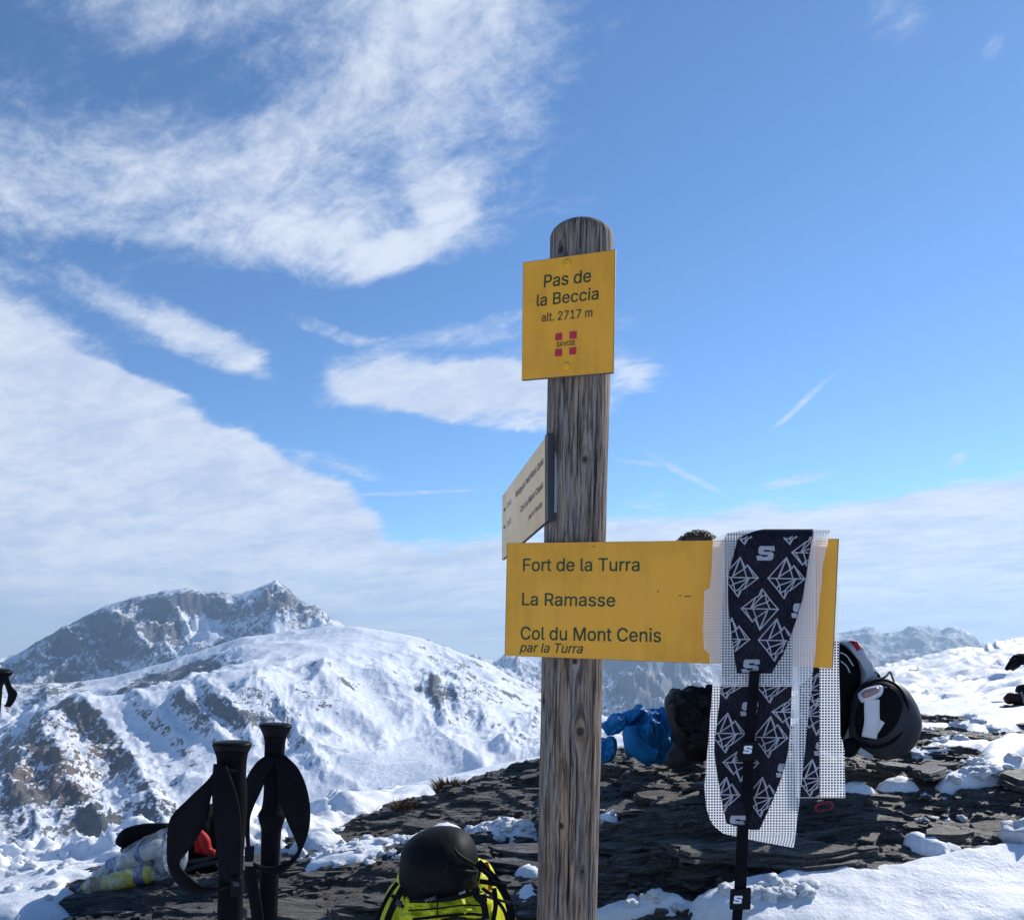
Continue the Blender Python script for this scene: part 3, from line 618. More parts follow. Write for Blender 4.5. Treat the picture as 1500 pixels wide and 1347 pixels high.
def bundled_font():
    import os
    d = bpy.utils.system_resource('DATAFILES', path='fonts')      # the sans that ships with Blender
    f = os.path.join(d, 'Inter.woff2') if d else ''
    try: return bpy.data.fonts.load(f) if os.path.exists(f) else None
    except Exception: return None
FONT = bundled_font()
def text_polys(body, shear=0.0):
    """outlines of the lettering, each closed stroke filled on its own (strokes of a letter may overlap)"""
    from mathutils.geometry import interpolate_bezier
    cu = bpy.data.curves.new('lettering', 'FONT'); cu.body = body; cu.size = 1.0; cu.font = FONT or cu.font; cu.shear = shear
    o = bpy.data.objects.new('lettering', cu); COL.objects.link(o); dg = bpy.context.evaluated_depsgraph_get(); dg.update()
    oc = o.evaluated_get(dg).to_curve(dg, apply_modifiers=False); loops = []
    for sp in oc.splines:
        bp = sp.bezier_points; pts = []
        for k in range(len(bp)):
            p, q = bp[k], bp[(k + 1) % len(bp)]
            straight = p.handle_right_type == 'VECTOR' and q.handle_left_type == 'VECTOR'
            pts += [Vector((v.x, v.y)) for v in interpolate_bezier(p.co, p.handle_right, q.handle_left, q.co, 2 if straight else 6)[:-1]]
        clean = [v for k, v in enumerate(pts) if (v - pts[k - 1]).length > 1e-5]
        if len(clean) > 2: loops.append(clean)
    o.to_curve_clear(); bpy.data.objects.remove(o); bpy.data.curves.remove(cu)
    from mathutils.geometry import delaunay_2d_cdt
    pts, edges = [], []
    for l in loops:
        n = len(pts); pts += l; edges += [(n + k, n + (k + 1) % len(l)) for k in range(len(l))]
    V2, _, T2, *_ = delaunay_2d_cdt(pts, edges, [], 0, 1e-6)
    V = np.array([(v.x, v.y, 0.0) for v in V2]); tris = np.array([t for t in T2]); cen = V[tris].mean(1)
    wind = np.zeros(len(tris), int)                       # inside where the outline winds round at all
    for l in loops:
        A = np.array([(p.x, p.y) for p in l]); B = np.roll(A, -1, 0)
        for (x0, y0), (x1, y1) in zip(A, B):
            side = (x1 - x0) * (cen[:, 1] - y0) - (cen[:, 0] - x0) * (y1 - y0)
            wind += ((y0 <= cen[:, 1]) & (y1 > cen[:, 1]) & (side > 0)).astype(int) - ((y0 > cen[:, 1]) & (y1 <= cen[:, 1]) & (side < 0)).astype(int)
    keep = tris[wind != 0]; use = np.unique(keep); mp = np.zeros(len(V), int); mp[use] = np.arange(len(use))
    return V[use], mp[keep].tolist()
_cap = text_polys('H')[0][:, 1].max()
def put_text(name, parent, body, p0, p1, cap_px, plane, nrm, mat, shear=0.0, off=0.0012):
    """lettering on a board: baseline from p0 to p1 (columns, rows), lying off metres proud of the board"""
    V, Fc = text_polys(body, shear); a = onplane(*p0, plane, nrm); b = onplane(*p1, plane, nrm); u = (b - a); ln = u.length; u.normalize()
    up = nrm.cross(u); up = up if up.z > 0 else -up
    mid = ((p0[0] + p1[0]) / 2, (p0[1] + p1[1]) / 2); h = (onplane(mid[0], mid[1] - cap_px, plane, nrm) - onplane(*mid, plane, nrm)).length
    x0, x1 = V[:, 0].min(), V[:, 0].max(); sx = ln / (x1 - x0); sy = h / _cap
    front = nrm if nrm.y < 0 else -nrm
    if PLATE_FLIP.get(parent.name): front = -front
    P = [a + u * ((v[0] - x0) * sx) + up * (v[1] * sy) + front * (off + v[2] * 0.02) for v in V]
    nv = len(P); st = 0.006; Q = []; Fa = []
    for k, (du, dv) in enumerate(((-1, -1), (1, -1), (1, 1), (-1, 1))):          # stroke weight of the painted letters
        Q += [p + u * (du * st * sy) + up * (dv * st * sy) + front * (k * 0.00003) for p in P]; Fa += [[i + k * nv for i in f] for f in Fc]
    me = bpy.data.meshes.new(name); me.from_pydata([tuple(p) for p in Q], [], Fa); me.materials.append(mat); return link(name, me, parent)
PLATE_FLIP = {}

# ---------------------------------------------------------------- the signpost
POST_B, POST_T = W(830, 1347, 1.744), W(852.5, 329, 1.648)
def build_post():
    root = thing('signpost', (0.113, 1.78, 0.2), 'weathered round wooden signpost carrying three yellow hiking signs', 'signpost')
    ax = (POST_T - POST_B).normalized(); foot = POST_B - ax * 0.62; L = (POST_T - foot).length
    a = (Vector((1, 0, 0)) - ax * ax.x).normalized(); b = ax.cross(a)            # a to the right, b away from the viewer
    n, m = 620, 200; R = 0.0632
    s = np.linspace(0, 1, n) * L; th = np.linspace(0, 2 * np.pi, m, endpoint=False)
    S, T = np.meshgrid(s, th, indexing='ij')
    def on_post(px, row):   # angle and height of a point seen on the near side
        best = None
        c = Vector((0, 0, CZ)); d = Vector(((px - CX) / F, 1, (CY - row) / F))
        for k in range(400):
            q = c + d * (1.4 + k * 0.001); h = (q - foot).dot(ax); r = q - foot - ax * h
            if r.length < R: best = (math.atan2(r.dot(b), r.dot(a)), h); break
        return best
    knots = [(857, 672, 0.0052), (850, 1071, 0.009), (822, 1209, 0.006), (853, 1275, 0.0055), (822, 366, 0.0065), (797, 1027, 0.006), (842, 968, 0.006)]
    kn = [(on_post(p, r), w) for p, r, w in knots if on_post(p, r)]
    grain = T * R; rad = np.full_like(S, R); knot = np.zeros_like(S)
    for (t0, h0), w in kn:
        dx = ((T - t0 + np.pi) % (2 * np.pi) - np.pi) * R; dz = (S - h0) * 0.42; r2 = dx ** 2 + dz ** 2 + 1e-9
        grain = grain - dx * np.minimum((w * 1.25) ** 2 / r2, 0.96)
        rr = np.sqrt(dx ** 2 + ((S - h0) * 0.85) ** 2); knot = np.maximum(knot, 1 - sstep(w * 0.75, w * 1.05, rr))
        rad += 0.0016 * np.exp(-(rr / (w * 2.0)) ** 2) - 0.0022 * (1 - sstep(w * 0.8, w * 1.0, rr)) - 0.0010 * np.exp(-((rr - w * 1.05) / (w * 0.12)) ** 2)
    gw = grain + 0.0045 * fbm(grain * 28, S * 3.5, 4) + 0.0012 * fbm(grain * 120, S * 14, 3)
    rad += 0.0010 * fbm(gw * 260, S * 5, 5, 0.65) + 0.0018 * fbm(gw * 60, S * 2.0, 3)
    crack = np.zeros_like(S)
    for px, r0, r1, wd in ((838, 1000, 1347, 1), (815, 990, 1130, 1.0), (871, 960, 1347, 1.8), (846, 1100, 1240, 1), (820, 1180, 1347, 0.7), (848, 560, 700, 1), (876, 560, 760, 1.2), (818, 560, 780, 0.8), (850, 320, 366, 1), (872, 640, 800, 0.9), (835, 1230, 1347, 0.8)):
        A0, A1 = on_post(px, r0), on_post(px - (r1 - r0) * 0.022, r1)
        if not A0 or not A1: continue
        f = (S - A1[1]) / (A0[1] - A1[1]); tt = A1[0] + (A0[0] - A1[0]) * f + 0.02 * fbm(S * 9 + px, S * 0 + px, 3)
        d = np.abs((T - tt + np.pi) % (2 * np.pi) - np.pi) * R; env = sstep(-0.02, 0.12, f) * sstep(1.02, 0.88, f)
        crack = np.maximum(crack, env * (1 - sstep(0.0004 * wd, 0.0016 * wd, d)))
    rad -= 0.0045 * crack
    top = L - S; rad *= 1 - 0.42 * np.clip((0.030 - top) / 0.030, 0, 1) ** 2.4
    F3 = np.array(foot)[None, None] + S[..., None] * np.array(ax) + rad[..., None] * (np.cos(T)[..., None] * np.array(a) + np.sin(T)[..., None] * np.array(b))
    V = np.vstack([F3.reshape(-1, 3), np.array(foot)[None], np.array(foot + ax * (L + 0.001))[None]]); k0 = n * m
    tris = [(k0, (k + 1) % m, k) for k in range(m)] + [(k0 + 1, (n - 1) * m + k, (n - 1) * m + (k + 1) % m) for k in range(m)]
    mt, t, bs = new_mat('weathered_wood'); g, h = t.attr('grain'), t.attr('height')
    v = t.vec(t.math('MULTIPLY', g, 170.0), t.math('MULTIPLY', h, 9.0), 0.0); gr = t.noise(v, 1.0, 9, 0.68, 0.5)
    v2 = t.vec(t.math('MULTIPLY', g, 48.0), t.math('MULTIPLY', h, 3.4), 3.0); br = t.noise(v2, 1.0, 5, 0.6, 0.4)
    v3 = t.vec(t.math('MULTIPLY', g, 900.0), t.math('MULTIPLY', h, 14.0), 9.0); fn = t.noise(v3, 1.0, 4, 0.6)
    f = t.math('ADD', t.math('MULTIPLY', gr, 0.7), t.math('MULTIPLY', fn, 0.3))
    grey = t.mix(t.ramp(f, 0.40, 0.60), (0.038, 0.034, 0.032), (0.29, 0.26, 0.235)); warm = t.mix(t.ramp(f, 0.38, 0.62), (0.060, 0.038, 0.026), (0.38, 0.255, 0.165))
    up = t.ramp(h, 0.85, 1.7, 0.95, 0.50)  # less warm higher up: grey of the sky light painted into the wood
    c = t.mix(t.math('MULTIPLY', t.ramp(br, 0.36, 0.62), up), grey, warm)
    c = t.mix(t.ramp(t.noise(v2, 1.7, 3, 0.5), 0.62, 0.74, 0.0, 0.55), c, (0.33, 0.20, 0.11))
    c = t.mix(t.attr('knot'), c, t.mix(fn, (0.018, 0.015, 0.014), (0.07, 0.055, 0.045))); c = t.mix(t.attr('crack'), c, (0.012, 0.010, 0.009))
    t.put(bs.inputs['Base Color'], c); bs.inputs['Roughness'].default_value = 0.85; bs.inputs['Specular IOR Level'].default_value = 0.2
    t.put(bs.inputs['Normal'], t.bump(f, 0.6, 0.0022))
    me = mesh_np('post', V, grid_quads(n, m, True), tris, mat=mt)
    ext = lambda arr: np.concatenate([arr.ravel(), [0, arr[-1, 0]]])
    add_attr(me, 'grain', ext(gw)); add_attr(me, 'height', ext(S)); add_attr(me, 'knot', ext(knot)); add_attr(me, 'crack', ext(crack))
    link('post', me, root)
    return root
POST = build_post()
UP = Vector((0, 0, 1))
def board(name, L, R, corners, thick, edge_mat, face_mat, label):
    """flat board: L, R two points of its face; corners (columns, rows) from top left clockwise"""
    n = (R - L).cross(UP).normalized()
    if n.dot(Vector((0, 0, CZ)) - L) < 0: n = -n
    C = [onplane(p, r, L, n) for p, r in corners]
    back = link(name, box_mesh(name, C, -n * thick, edge_mat, 0.0008), POST, label)
    mid = sum(C, Vector()) / 4; face = [c + (mid - c).normalized() * 0.0016 + n * 0.0004 for c in C]
    link('painted_face', box_mesh('painted_face', face, -n * 0.0003, face_mat), back)
    return back, L, n
def bolt(parent, px, row, rad_px, p, n, mat):
    c = onplane(px, row, p, n); r = rad_px / F * c.y; link('bolt', lathe('bolt', c, c + n, [(0, r), (0.0015, r), (0.0032, r * 0.8), (0.0042, r * 0.42), (0.0043, r * 0.36), (0.0028, r * 0.3)], mat, 20), parent)

def build_signs():
    # name plate
    pl, p, n = board('name_plate', W(765, 470, 1.612), W(900, 455, 1.540), [(766, 384), (901.5, 365), (898.5, 546), (764, 557)], 0.006, M['sign_edge'], M['sign_yellow'], 'yellow name plate at the top of the post')
    for s, a, b, h in (('Pas de', (797, 421.3), (865.5, 412.7), 18), ('la Beccia', (786.5, 448.8), (876.5, 438.3), 17), ('alt. 2717 m', (793.5, 471.4), (867.5, 464), 12.5)):
        put_text('lettering', pl, s, a, b, h, p, n, M['ink_green'] if h > 13 else M['ink_brown'], off=0.0010)
    for q in ([(813.8, 488.6), (823.9, 487.4), (823.6, 498.0), (813.6, 499.1)], [(834.6, 486.0), (845.2, 484.8), (844.9, 495.7), (834.3, 496.9)], [(813.4, 511.8), (823.7, 510.6), (823.4, 521.3), (813.1, 522.5)], [(834.3, 509.4), (844.5, 508.2), (844.2, 518.8), (834.0, 520.0)]):
        link('emblem_square', box_mesh('emblem_square', [onplane(x, y, p, n) + n * 0.0012 for x, y in q], -n * 0.0004, M['emblem_red']), pl)
    put_text('emblem_lettering', pl, 'SAVOIE', (815.5, 508.2), (843, 505), 6.6, p, n, M['ink_brown'], off=0.0014)
    bolt(pl, 831, 386, 6.5, p, n, M['bolt_yellow']); bolt(pl, 829.5, 536, 6, p, n, M['bolt_yellow'])
    # wide direction board
    bd, p, n = board('direction_board', W(742, 880, 1.668), W(1227, 880, 1.449), [(742.5, 795), (1229, 788.5), (1220, 978.5), (739, 960)], 0.0065, M['sign_edge'], M['sign_yellow'], 'wide yellow direction board at the front of the post')
    for s, a, b, h, sh in (('Fort de la Turra', (766.5, 836), (936.5, 836), 18.4, 0), ('La Ramasse', (765, 886), (901, 888), 18.2, 0), ('Col du Mont Cenis', (763, 936), (968, 940), 19, 0), ('par la Turra', (761, 954.2), (854, 956.5), 13.5, 0.25)):
        put_text('lettering', bd, s, a, b, h, p, n, M['ink_green'], sh, off=0.0010)
    for x, y, w in ((964, 866, 1.5), (996, 872, 1.3), (1007, 873, 4.5), (870, 800, 1.2)):
        link('scratch', box_mesh('scratch', [onplane(x + dx * w, y + dy * 0.7, p, n) + n * 0.0011 for dx, dy in ((-1, -1), (1, -1), (1, 1), (-1, 1))], -n * 0.0003, M['ink_brown']), bd)
    MAIN[:] = [p, n]
    # board at the left, seen almost edge-on
    nearp, farp = W(802.5, 700, 1.630), W(735.5, 775, 2.20)
    sb, p, n = board('side_board', nearp, farp, [(735.8, 726), (802.2, 636), (802.2, 762), (735.2, 820)], 0.0075, M['dark_metal'], M['sign_sheen'], 'yellow sign seen almost edge-on at the left of the post, sky sheen in its colour')
    dark = -n
    for s, a, b, h in (('Refuge du Petit Mont Cenis', (756, 729), (796.5, 679), 9.6), ('Col du Mont Cenis', (763, 751), (796, 714), 9.6), ('par le Vaclay', (775, 761), (795, 740), 7.5), ('1 h 45', (743, 744), (749, 738), 7.5), ('2 h 15', (743.5, 771), (749, 765.8), 7.5)):
        put_text('lettering', sb, s, a, b, h, p, n, M['ink_brown'], off=0.0010)
    for y in (748, 773.5):
        link('arrow', box_mesh('arrow', [onplane(a, b, p, n) + n * 0.0011 for a, b in ((737.5, y), (740.5, y - 5.5), (740.5, y + 0.5))], -n * 0.0004, M['ink_brown']), sb)
    # dark end channel and the grey bracket that hold it
    a, b = onplane(801.5, 634.5, nearp, n), onplane(801.5, 763, nearp, n)
    right = Vector((1, 0, 0)); into = (farp - nearp).normalized(); into.z = 0
    q = [a - n * 0.0001 + n * 0.001, a + right * 0.0125, b + right * 0.0125, b + n * 0.001]
    link('end_channel', box_mesh('end_channel', [v - into * 0.002 for v in q], into * 0.02, M['dark_metal'], 0.0008), sb)
    q = [W(812.5, 661, 1.635), W(817, 661, 1.635), W(816, 750, 1.635), W(811.5, 750, 1.635)]
    link('bracket', box_mesh('bracket', q, Vector((0, 0.03, 0)), M['grey_metal'], 0.0008), POST)
MAIN = []
M['sign_sheen'] = mat_paint('sign_sheen', (0.86, 0.55, 0.24), 0.30, 0.08, 7, 0.6)  # sign yellow paled to peach: reflected sky painted into the colour
build_signs()

# ---------------------------------------------------------------- climbing skins hung over the direction board
SP, SN = MAIN
def wave(px, row): return 0.0022 * math.sin(px * 0.045 + row * 0.012) + 0.0016 * math.sin(row * 0.035 + px * 0.01)
def surf(px, row, off): return onplane(px, row, SP + SN * (off + wave(px, row)), SN)
def interp_edge(tab, row):
    t = sorted(tab, key=lambda q: q[1]); return float(np.interp(row, [q[1] for q in t], [q[0] for q in t]))
TOPR = 788.0
def drape(name, left, right, row_bottom, off, bl, br, back_bottom, mat, parent, thick, cols=16, arch=12.0, cells=None, back_off=-0.012):
    """cloth that climbs the front of the board, turns over its top edge and hangs down behind it"""
    path = [('f', r) for r in np.linspace(row_bottom, TOPR, 46)] + [('a', t) for t in np.linspace(0, 1, 12)[1:-1]] + [('b', r) for r in np.linspace(TOPR, back_bottom, 34)]
    G = []; UVc = []; dist = 0.0; prev = None
    for kind, v in path:
        if kind == 'f': xl, xr, row, o = interp_edge(left, v), interp_edge(right, v), v, off
        elif kind == 'b': xl, xr, row, o = interp_edge(bl, v), interp_edge(br, v), v, back_off - (off if off < 0 else 0)
        else:
            a = math.pi * v; row = TOPR - arch * math.sin(a); o = off + (back_off - off) * (1 - math.cos(a)) / 2
            w = v; xl = interp_edge(left, TOPR) * (1 - w) + interp_edge(bl, TOPR) * w; xr = interp_edge(right, TOPR) * (1 - w) + interp_edge(br, TOPR) * w
        line = [surf(xl + (xr - xl) * j / (cols - 1), row, o) for j in range(cols)]
        if prev is not None: dist += (line[cols // 2] - prev).length
        prev = line[cols // 2]; G.append(line)
        UVc.append([((line[j] - line[0]).length + 0.02 * 0 + xl / F * 1.5, dist) for j in range(cols)])
    n = len(G); Vf = np.array([[tuple(p) for p in l] for l in G])
    if thick == 0:
        me = mesh_np(name, Vf, grid_quads(n, cols), mat=mat)
        at = me.attributes.new('cell', 'FLOAT_VECTOR', 'POINT'); u = np.array(UVc) / (cells or 0.0042)
        at.data.foreach_set('vector', np.dstack([u[..., 0], u[..., 1], u[..., 0] * 0]).astype(np.float32).ravel())
    else:
        d1 = np.gradient(Vf, axis=0); d2 = np.gradient(Vf, axis=1); N = np.cross(d1, d2); N /= np.linalg.norm(N, axis=2)[..., None] + 1e-9
        if N[2, 2] @ np.array(SN) < 0: N = -N
        V = np.vstack([(Vf).reshape(-1, 3), (Vf - N * thick).reshape(-1, 3)]); k = n * cols; g = grid_quads(n, cols)
        rim = [i * cols for i in range(n)] + [(n - 1) * cols + j for j in range(1, cols)] + [i * cols + cols - 1 for i in range(n - 2, -1, -1)] + [j for j in range(cols - 2, 0, -1)]
        q = g.tolist() + [[a + k for a in f[::-1]] for f in g.tolist()] + [[rim[i], rim[(i + 1) % len(rim)], rim[(i + 1) % len(rim)] + k, rim[i] + k] for i in range(len(rim))]
        me = mesh_np(name, V, q, mat=mat)
    return link(name, me, parent)

def inside(px, row, left, right, lo, hi):
    return lo <= row <= hi and interp_edge(left, row) + 0.6 <= px <= interp_edge(right, row) - 0.6
DIAMOND = [  # facet-line peak and its mirror image below, unit half size
    ((-1, 0), (0.0, 1.0)), ((0.0, 1.0), (0.28, 0.46)), ((0.28, 0.46), (0.40, 0.62)), ((0.40, 0.62), (0.98, -0.03)), ((-1, 0), (1, -0.04)), ((0.0, 1.0), (-0.42, 0.08)), ((0.28, 0.46), (-0.42, 0.05)), ((-0.42, 0.05), (0.02, 1.0)), ((0.0, 1.0), (0.36, -0.02)),
    ((0.40, 0.62), (0.78, 0.0)), ((-1, 0), (-0.55, -0.48)), ((-0.55, -0.48), (-0.38, -0.34)), ((-0.38, -0.34), (-0.3, -0.72)), ((-0.55, -0.48), (-0.12, -1.0)), ((-0.12, -1.0), (0.08, -0.62)), ((0.08, -0.62), (0.2, -0.6)), ((0.2, -0.6), (1, -0.04)),
    ((-0.38, -0.34), (0.1, -0.2)), ((0.1, -0.2), (0.5, -0.04)), ((0.5, -0.04), (-0.05, -0.58)), ((-0.05, -0.58), (-0.3, -0.72)), ((0.5, -0.04), (0.2, -0.6)), ((-0.55, -0.02), (-0.38, -0.34)), ((-0.05, -0.58), (-0.12, -1.0))]
S_POLY = [[(-0.55, 0.5), (0.62, 0.5), (0.70, 0.18), (0.28, 0.18), (0.25, 0.26), (-0.22, 0.26), (-0.27, 0.08)], [(-0.55, 0.5), (-0.27, 0.08), (-0.5, -0.08), (-0.72, 0.1), (-0.68, 0.36)], [(-0.27, 0.08), (0.45, 0.0), (0.58, -0.2), (-0.5, -0.08)], [(0.45, 0.0), (0.58, -0.2), (0.5, -0.42), (0.38, -0.5), (0.14, -0.26), (0.2, -0.12)],
          [(-0.8, -0.5), (0.38, -0.5), (0.14, -0.26), (-0.38, -0.26), (-0.42, -0.18), (-0.86, -0.18)]]
S_OUT = [(-0.50, 0.5), (0.72, 0.5), (0.74, 0.17), (0.30, 0.17), (0.28, 0.24), (-0.16, 0.24), (-0.18, 0.12), (0.50, 0.09), (0.66, -0.04), (0.60, -0.38), (0.42, -0.5), (-0.74, -0.5), (-0.80, -0.17), (-0.36, -0.17), (-0.34, -0.24), (0.14, -0.24), (0.16, -0.12), (-0.50, -0.09), (-0.66, 0.04), (-0.62, 0.36)]
def prints(parent, off, left, right, lo, hi, dias, esses, wpx=1.0):
    for (cx, cy, hw, hh, inv) in dias:
        V, Q = [], []
        for (a, b) in DIAMOND:
            s = -1 if inv else 1
            p0 = np.array((cx + a[0] * hw * s, cy - a[1] * hh * s)); p1 = np.array((cx + b[0] * hw * s, cy - b[1] * hh * s)); d = p1 - p0; ln = np.hypot(*d)
            if ln < 0.5: continue
            nn = np.array((-d[1], d[0])) / ln * wpx * 0.85; k = max(2, int(ln / 3)); ts = np.linspace(-0.02, 1.02, k + 1)
            for t0, t1 in zip(ts[:-1], ts[1:]):
                a0, a1 = p0 + d * t0, p0 + d * t1; mid = (a0 + a1) / 2
                if not inside(mid[0], mid[1], left, right, lo, hi): continue
                i = len(V); V += [tuple(surf(*(q), off)) for q in (a0 - nn, a1 - nn, a1 + nn, a0 + nn)]; Q.append((i, i + 1, i + 2, i + 3))
        if Q: link('diamond_print', mesh_np('diamond_print', np.array(V), Q, smooth=False, mat=M['print_white']), parent)
    for (cx, cy, w, h) in esses:
        bm = bmesh.new(); vs = [bm.verts.new((x, y, 0)) for x, y in S_OUT]; bm.faces.new(vs); bmesh.ops.triangulate(bm, faces=bm.faces); bmesh.ops.subdivide_edges(bm, edges=bm.edges, cuts=2, use_grid_fill=True); bmesh.ops.triangulate(bm, faces=bm.faces)
        kill = [f for f in bm.faces if not inside(cx + f.calc_center_median().x * w / 1.5, cy - f.calc_center_median().y * h, left, right, lo, hi)]
        bmesh.ops.delete(bm, geom=kill, context='FACES')
        for v in bm.verts: v.co = surf(cx + v.co.x * w / 1.5, cy - v.co.y * h, off + 0.0002)
        if bm.faces: link('logo_print', bm_mesh('logo_print', bm, M['print_white']), parent)
        else: bm.free()

def strap_px(name, parent, pts, off, mat, thick=0.0022):
    """webbing: pts (left column, right column, row)"""
    L = [tuple(surf(a, r, off)) for a, b, r in pts]; R = [tuple(surf(b, r, off)) for a, b, r in pts]
    return link(name, ribbon(name, L, R, mat, thick, max(16, len(pts) * 8), 5, 0.0006), parent)
def buckle(parent, x0, x1, y0, y1, off, sx, sy):
    q = [surf(x0, y0 + 2, off), surf(x1, y0, off), surf(x1 - 1, y1, off), surf(x0 - 1, y1, off)]
    b = link('buckle', box_mesh('buckle', q, -SN * 0.006, M['black_plastic'], 0.0018), parent)
    bm = bmesh.new(); bm.faces.new([bm.verts.new(surf(sx + x * 9, sy - y * 11.5, off + 0.0008)) for x, y in S_OUT]); bmesh.ops.triangulate(bm, faces=bm.faces); link('logo', bm_mesh('logo', bm, M['print_bright']), b)

def build_skins():
    # first skin: short in front, long behind
    top = Vector(surf(1130, 780, 0.0))
    A = thing('climbing_skin', top, 'black patterned climbing skin folded over the board, short front end on top', 'climbing skin', 'climbing skins hung on the direction board')
    nl = [(1046, 776), (1045, 788), (1040, 861), (1032, 864), (1029, 923), (1031, 951), (1039, 957), (1041, 980), (1044, 1003)]; nr = [(1216, 776), (1214, 788), (1206, 825), (1200, 890), (1193, 972), (1187, 992), (1172, 1004), (1160, 1006)]
    pl = [(1085, 776), (1078, 799), (1069, 833), (1066, 858), (1066.5, 884), (1070, 915), (1074, 944), (1076, 962), (1079, 983)]; pr = [(1192, 776), (1185, 814), (1181, 842), (1175, 879), (1167, 905), (1159, 928), (1146, 960), (1138, 972), (1131, 984)]
    o = 0.020
    drape('net', nl, nr, 1005, o, [(1160, 780), (1165, 1168)], [(1216, 780), (1229.5, 850), (1229, 979), (1231.5, 1085), (1237, 1089), (1238, 1168)], 1168, M['net'], A, 0, 30, 12.5, 0.0050, -0.022)
    drape('plush_strip', pl, pr, 986, o + 0.0025, [(1166, 780), (1172, 1168)], [(1192, 780), (1200, 979), (1200.5, 1168)], 1167, M['plush'], A, 0.0022, 16, 13.5, None, -0.0195)
    prints(A, o + 0.0031, pl, pr, 786, 985, [(1084.5, 845, 26, 29, 0), (1152, 846.5, 27, 30, 0), (1113, 892, 27, 30, 1), (1072, 935, 26, 30, 0), (1138, 937, 27, 31, 0), (1094, 773, 26, 24, 0), (1160, 773, 26, 24, 0), (1186, 810, 26, 28, 1)], [(1122, 810, 26, 21), (1173, 894, 26, 21), (1100, 976, 26, 21)])
    cl = [(1160, 960), (1172, 1168)]; cr = [(1200, 960), (1200.5, 1168)]
    prints(A, -0.0162, cl, cr, 985, 1167, [(1190, 1139, 24, 27, 0), (1196, 1049, 26, 27, 1), (1198, 1010, 22, 24, 0), (1205, 1180, 26, 27, 1)], [(1206, 1096, 26, 20)])
    strap_px('strap', A, [(1098, 1113, 982), (1096, 1111, 1010), (1092, 1107, 1060), (1089.5, 1105, 1095), (1088, 1103.5, 1130), (1088.5, 1103.5, 1172), (1093, 1100.5, 1194), (1095.5, 1098.5, 1203)], o + 0.010, M['webbing'])
    buckle(A, 1080.5, 1111, 1084, 1113, o + 0.0175, 1095.5, 1097.5)
    # second skin: long in front
    B = thing('climbing_skin', Vector(surf(1110, 1000, 0.0)), 'black patterned climbing skin hanging lowest, its strap reaching the bottom edge', 'climbing skin', 'climbing skins hung on the direction board')
    nl = [(1062, 780), (1045, 960), (1044, 1002), (1037, 1093), (1032, 1151), (1034, 1180), (1040, 1200), (1048, 1212), (1062, 1222), (1080, 1226), (1125, 1234), (1162, 1241)]; nr = [(1196, 780), (1191.5, 982), (1184, 1049), (1174, 1149), (1163.5, 1236), (1162.6, 1241)]
    pl = [(1062, 780), (1056, 1000), (1053, 1036), (1049, 1067), (1046, 1098), (1049, 1125), (1054.5, 1156), (1059, 1183), (1064.5, 1206), (1078, 1211), (1100, 1215)]; pr = [(1162, 780), (1160, 1002), (1158, 1062), (1153.6, 1107), (1145, 1138), (1131, 1174), (1118, 1203), (1112, 1216)]
    o = 0.006
    drape('net', nl, nr, 1240.5, o, [(1070, 780), (1070, 860)], [(1186, 780), (1186, 860)], 860, M['net'], B, 0, 30, 7.0, 0.0050, -0.011)
    drape('plush_strip', pl, pr, 1215, o + 0.0025, [(1072, 780), (1072, 850)], [(1162, 780), (1162, 850)], 850, M['plush'], B, 0.0022, 16, 7.6, None, -0.010)
    prints(B, o + 0.0031, pl, pr, 990, 1214, [(1066, 1073, 26, 29, 0), (1129, 1079, 25, 30, 0), (1085, 1117, 26, 27, 1), (1064, 1163, 20, 25, 0), (1117, 1167, 24, 29, 0), (1067, 1000, 26, 23, 0), (1131, 1001, 26, 28, 0), (1157, 1043, 26, 24, 1)], [(1098, 1038, 26, 20), (1080, 1204, 25, 20), (1150, 1128, 25, 20)])
    strap_px('strap', B, [(1080, 1096.5, 1208), (1079, 1096, 1230), (1077.5, 1094.5, 1270), (1075.5, 1093, 1300), (1073, 1088, 1335), (1071, 1086, 1360), (1066, 1081, 1440)], o + 0.008, M['webbing'])
    buckle(B, 1069.5, 1100, 1300, 1332, o + 0.0155, 1081, 1317)
build_skins()

